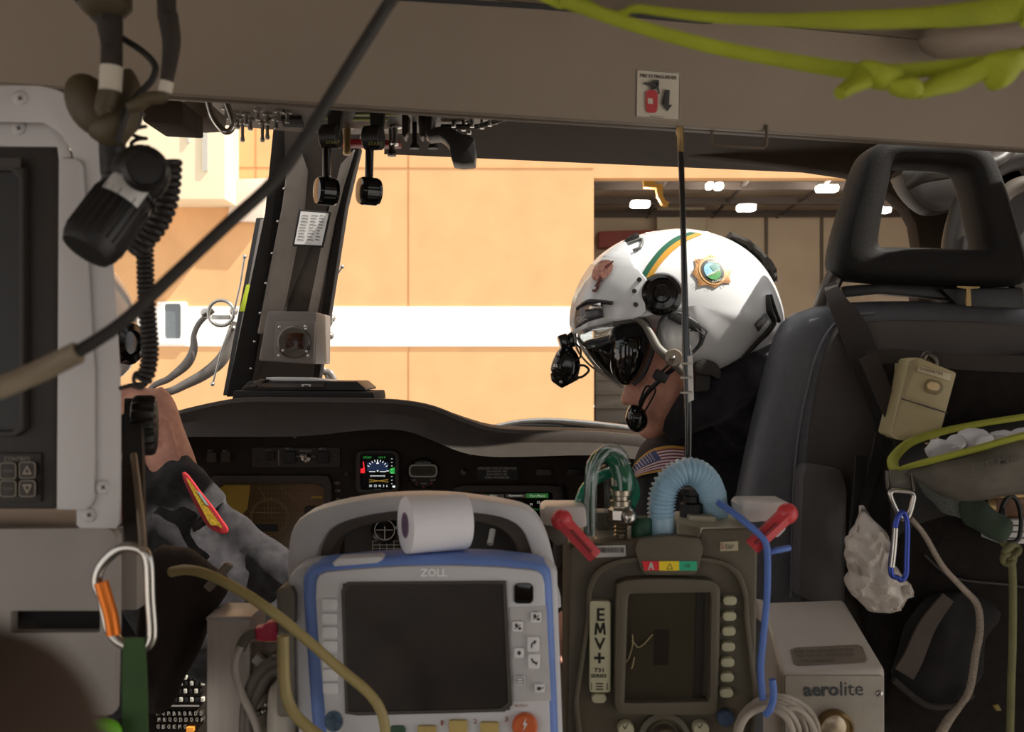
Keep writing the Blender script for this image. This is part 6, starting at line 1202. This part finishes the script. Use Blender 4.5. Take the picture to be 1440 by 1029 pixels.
# ============================================================ TOP LEFT: connectors, cords, lamp
def hosec(name, label, parts, tag, Y):
    t = thing(name, label, 'connector', P(parts[0][0][-1][0], parts[0][0][-1][1], Y))
    for i, (pts, rad, m_, nm) in enumerate(parts): obj(nm, MB().tube([P(x, y, Y) for x, y in pts], [wpx(r_, Y) for r_ in rad], 18, sm=4), m_, t)
    obj('cable_tag', MB().tube([P(x, y, Y-.002) for x, y in tag[0]], wpx(tag[1], Y), 18), mat('tag_cream', (196,188,172), .6), t, label='cream cable tag'); return t
M_brn = mat('sleeve_brown', (44,34,26), .75, vary=.2, scale=90, bump=.6); M_olb = mat('boot_olive', (74,62,40), .6, vary=.15)
TY = .60
t = hosec('headset_connector', 'thick brown sleeved cable with cream tag hanging at the top left', [([(150, -440), (152, -20), (154, 30), (157, 60), (157, 95)], [18, 18, 18, 15, 15], M_brn, 'sleeve'), ([(156, 118), (152, 135), (146, 152), (150, 162)], [15, 15, 13, 8], M_olb, 'boot')], ([(157, 94), (155, 128)], 15.5), TY)
obj('collar', MB().lathe([(.013, .01), (.0155, .006), (.0155, -.002), (.012, -.006), (.008, -.008)], P(148, 6, TY), (0, 0, 1)), M_olb, t)
m = MB(); m.ball(P(128, 148, TY+.02), .014, (1, 1, 1.5), 14, Matrix.Rotation(-.5, 3, 'Y')); m.tube([P(128, 165, TY+.02), P(160, 180, TY+.02), P(180, 130, TY+.02), P(172, 105, TY+.02)], [.008, .012, .008, .007], 14, sm=4); obj('elbow_boot', m, M_olb, t)
t = hosec('headset_connector', 'thinner brown sleeved cable with small cream tag, right of the thick one', [([(230, -440), (234, -20), (236, 20), (241, 55), (239, 85), (234, 115)], [13, 13, 14, 13, 11, 9], M_brn, 'sleeve'), ([(233, 126), (228, 136), (210, 138), (196, 146), (180, 152)], [10, 9, 9, 10, 8], M_olb, 'boot')], ([(235, 115), (232, 130)], 9.5), TY)
obj('audio_lead', MB().tube([P(x, y, TY+.01) for x, y in ((60, -430), (90, -120), (106, -12), (118, 8), (140, 32), (172, 54), (200, 72), (218, 92), (214, 112), (196, 132), (182, 150), (172, 175), (166, 200))], .0021, 10, sm=6), M_rubber, None, 'thin black cord looping around the two cable connectors at the top left', 'cord')
obj('cable_bundle', MB().tube([P(x, y, TY+.03) for x, y in ((170, 110), (178, 140), (172, 165), (160, 185), (158, 215), (160, 245))], [.007, .010, .012, .009, .008, .008], 14, sm=4), mat('bundle_black', (24,20,17), .5, vary=.2, bump=.4), None, 'black cable bundle running from the connectors down to the flashlight', 'cable')
obj('coil_cord', MB().tube(helix([P(190, 160, TY+.04), P(194, 180, TY+.04), P(195, 200, TY+.04), P(200, 214, TY+.04)], .0048, 3.5, 14), .0013, 8), M_rubber, None, 'thin stretched coil wire above the flashlight head', 'cord')
fl_ = thing('flashlight', 'black tilted flashlight with white label plate, in front of the rack', 'flashlight', P(140, 365, .60))
p0, p1 = P(126, 346, .575), P(206, 238, .60); d_ = (p1-p0).normalized(); q_ = lambda r_: wpx(r_, .59)
m = MB(); m.lathe([(0, -.004), (q_(34), -.004), (q_(40), .001), (q_(41), .012), (q_(40), .037), (q_(37), .040), (q_(36), .041)], p0, d_, 48)
for k in range(10): pass
obj('body', m, M_black, fl_)
m = MB(); m.lathe([(q_(33), .040), (q_(34), .044), (q_(33), .058), (q_(30), .060), (q_(30), .062)], p0, d_, 48); obj('neck', m, M_blackmat, fl_)
m = MB(); m.ball(P(198, 244, .592), q_(41), (1, .75, 1), 18); m.lathe([(q_(30), 0), (q_(30), .006), (q_(25), .009), (q_(22), .007), (0, .008)], P(203, 240, .570), (.5, -1, .05), 32); obj('head', m, M_black, fl_)
m = MB()
for k in range(24):
    a_ = 2*PI*k/24; uu = d_.orthogonal().normalized(); vv = d_.cross(uu); rr_ = uu*math.cos(a_)+vv*math.sin(a_); m.tube([p0+d_*.004+rr_*q_(40.5), p0+d_*.034+rr_*q_(40.5)], .0007, 6)
obj('grip_ribs', m, M_black, fl_)
u_ = d_.orthogonal().normalized(); vy = d_.cross(V((0, -1, 0))).normalized(); fy = vy.cross(d_)*(-1 if vy.cross(d_).y > 0 else 1)
m = MB(); G = []
for i in range(9):
    a_ = (i/8-.5)*1.35+.25; rr_ = fy*math.cos(a_)+vy*math.sin(a_); G.append([m.b.verts.new(p0+d_*h_+rr_*q_(42)) for h_ in (.030, .042)])
for A_, B_ in zip(G, G[1:]): m.b.faces.new((A_[0], B_[0], B_[1], A_[1]))
obj('label_plate', m, M_white, fl_, label='white label plate'); m = MB(); m.tube([p0+d_*.041+(fy*math.cos(a_)+vy*math.sin(a_))*q_(37) for a_ in [2*PI*k/32 for k in range(32)]], .0022, 8, closed=True); obj('ring', m, M_black, fl_)
# coiled cord: fat short arc and long hanging part
cc_ = thing('coiled_cord', 'black coiled cord curling beside the flashlight and hanging down past the rack edge', 'cord', P(205, 540, .64))
arcp = [P(x, y, .64) for x, y in ((240, 226), (238, 262), (232, 292), (219, 318), (202, 338), (182, 350))]
obj('fat_coil', MB().tube(helix(arcp, .0052, 15, 14), .0024, 8), M_rubber, cc_)
longp = [P(x, y, .66) for x, y in ((206, 288), (204, 330), (205, 400), (208, 450), (211, 490), (207, 522), (200, 536))]
obj('long_coil', MB().tube(helix(longp, .0044, 36, 12), .0016, 7), M_rubber, cc_)
m = MB(); m.tube([P(x, y, .66) for x, y in ((204, 536), (194, 544), (188, 534), (192, 524), (204, 528), (208, 536), (198, 545), (184, 542), (168, 546))], .0014, 8, sm=5); obj('tail_loop', m, M_rubber, cc_)
obj('core_tube', MB().tube(longp, .0032, 8, sm=4), M_black, cc_)
# near diagonal cable
dc = thing('diagonal_cable', 'blurred dark cable crossing diagonally from the top to the left edge', 'cable', P(280, 350, .46))
dp = [P(x, y, Y) for x, y, Y in ((640, -620, .50), (600, -200, .48), (562, -30, .46), (540, 15, .46), (490, 95, .46), (425, 200, .46), (385, 255, .46), (320, 315, .455), (240, 390, .45), (170, 455, .445), (105, 497, .44))]
obj('dark_cable', MB().tube(dp, .0030, 12, sm=5), M_rubber, dc)
obj('tan_sleeve', MB().tube([P(110, 495, .44), P(60, 520, .44), P(0, 545, .435), P(-60, 565, .43)], .0050, 14, sm=4), mat('sleeve_tan', (138,124,104), .5, vary=.15), dc, label='tan end sleeve')
# lime netting straps at the top right
M_net = mat('lime_webbing', (158,166,34), .7, vary=.08, bump=.4, bscale=600)
ln = thing('lime_strap', 'two blurred lime green straps with knots stretched across the top right', 'strap', P(1250, 110, .50))
obj('lower_strap', MB().tube([V((-.45, .35, 1.56)), V((-.18, .47, 1.42))]+[P(x, y, .50) for x, y in ((730, -20), (800, 5), (900, 38), (1000, 65), (1100, 84), (1180, 97), (1230, 102), (1300, 98), (1370, 92), (1460, 80), (1520, 66))]+[V((.62, .52, 1.42)), V((1.2, .72, 1.55))], [.0022, .0022, .0022, .003, .0034, .0036, .0038, .0042, .0042, .004, .0045, .0035, .003, .003, .003], 12, sm=5, flat=.4), M_net, ln)
obj('upper_strap', MB().tube([V((-.40, .35, 1.56)), V((-.12, .47, 1.42))]+[P(x, y, .51) for x, y in ((810, -4), (900, 12), (1000, 24), (1100, 28), (1200, 28), (1290, 25), (1360, 20), (1460, 8), (1540, -6))]+[V((.7, .52, 1.46)), V((1.15, .72, 1.56))], [.0016, .0016, .0016, .0022, .0028, .0034, .0048, .0052, .0062, .0066, .006, .005, .005], 12, sm=5, flat=.4), M_net, ln)
m = MB(); m.pill(Pill(sm2([(1212, 88), (1235, 84), (1262, 92), (1268, 108), (1255, 122), (1228, 124), (1212, 112)]), .495, .010), 8); m.pill(Pill(sm2([(1246, 110), (1275, 104), (1296, 116), (1292, 132), (1268, 136), (1248, 128)]), .493, .008), 8); m.tube([P(1215, 108, .495), P(1195, 122, .49), P(1180, 134, .488)], [.006, .0055, .004], 12, sm=3); folds(m, .003, 60); obj('left_knot', m, M_net, ln)
m = MB(); m.pill(Pill(sm2([(1375, 84), (1400, 72), (1430, 74), (1438, 92), (1425, 115), (1402, 128), (1384, 112)]), .495, .010), 8); m.tube([P(1290, 125, .495), P(1340, 112, .497), P(1385, 95, .495)], [.004, .0055, .006], 12, sm=3); m.tube([P(1420, 90, .495), P(1460, 66, .5)], .005, 12); folds(m, .003, 60); obj('right_knot', m, M_net, ln)

# ============================================================ things on or under the header
sg = thing('safety_sign', 'white fire extinguisher sign with down arrow stuck on the header', 'sign', HP(.001)(926, 168))
SR = [(895, 97), (957, 102), (956, 170), (894, 165)]
def sgp(u, v_): a_ = lp(SR[0], SR[1], u); b_ = lp(SR[3], SR[2], u); return lp(a_, b_, v_)
obj('plate', MB().decal(SR, HP(.0008)), mat('sign_white', (196,186,168), .5, vary=.03), sg)
m = MB(); sf = HP(.0012)
for a_, b_ in ((0, 1), (1, 2), (2, 3), (3, 0)): pa = [lp(SR[k], (926, 133.5), .03) for k in (a_, b_)]; line(m, *pa[0], *pa[1], sf, .4)
m.text('FIRE EXTINGUISHER', *sgp(.5, .12), 52, 5, sf, rot=4, bold=.03); obj('lettering', m, mat('sign_ink', (70,52,42), .6, vary=0), sg)
m = MB(); m.prism3([HP(.003)(*q) for q in sm2([(908, 133), (910, 128), (917, 126), (924, 129), (925, 134), (924, 156), (917, 158.5), (909, 156)], 2)], HP(.001)(915, 140)-HP(.003)(915, 140), 0); obj('extinguisher_symbol', m, mat('sign_red', (178,30,34), .45, vary=0), sg)
m = MB(); m.decal([(911, 138), (918, 138.5), (918, 146), (911, 145.5)], HP(.0034)); obj('symbol_label', m, mat('sign_white'  , (196,186,168)), sg)
m = MB(); sf = HP(.0036); m.decal([(914, 126), (914, 120), (906, 119), (905, 116), (915, 116), (917, 113), (926, 112), (927, 115), (920, 117), (926, 122), (928, 132), (926, 132), (923, 124), (918, 120), (918, 126)], sf); obj('nozzle_symbol', m, mat('sign_black', (30,24,20), .5, vary=0), sg)
m = MB(); m.decal([(935, 126), (942, 126.5), (941, 147), (945.5, 147.5), (938, 157), (930.5, 146), (935, 146.5)], sf); obj('arrow', m, mat('sign_black', (30,24,20)), sg)
m = MB(); m.text('MARATHON 0000', 924, 164, 20, 2, HP(.0012), rot=4); obj('small_print', m, mat('sign_ink', (70,52,42)), sg)
hc = thing('hanging_cord', 'long black cord hanging from the header in front of the helmet, with white tag', 'cord', P(968, 640, 1.12))
obj('cord', MB().tube([P(x, y, 1.13) for x, y in ((957, 205), (959, 260), (961, 330), (963, 420), (965, 500), (968, 570), (968, 645))], [.0036, .0034, .0034, .0038, .0046, .0048, .0046], 12, sm=4), M_blackgl, hc)
obj('ferrule', MB().tube([P(956, 160, 1.13), P(956, 187, 1.13), P(957, 192, 1.13), P(957, 214, 1.13)], [.0045, .0045, .0038, .0038], 14), M_brass, hc)
m = MB(); m.prism([(967, 500), (974, 500), (976, 562), (968, 566)], 1.124, .003, .001); tg_ = obj('tag', m, M_white, hc, label='white plastic tag')
m = MB()
for y in (511, 531, 552): m.tube([P(x, y, 1.122) for x in (957, 966, 972)], .0012); m.ball(P(972, y, 1.122), .0018, n=6)
obj('tag_tie', m, M_offwhite, tg_)
m = MB(); m.tube([P(x, y, 1.145) for x, y in ((1001, 172), (1001, 200), (1005, 204), (1074, 208), (1078, 204), (1078, 176))], .0018, sm=1); obj('wire_bracket', m, M_trimmid, None, 'small wire loop bracket under the header right of the hanging cord', 'bracket')
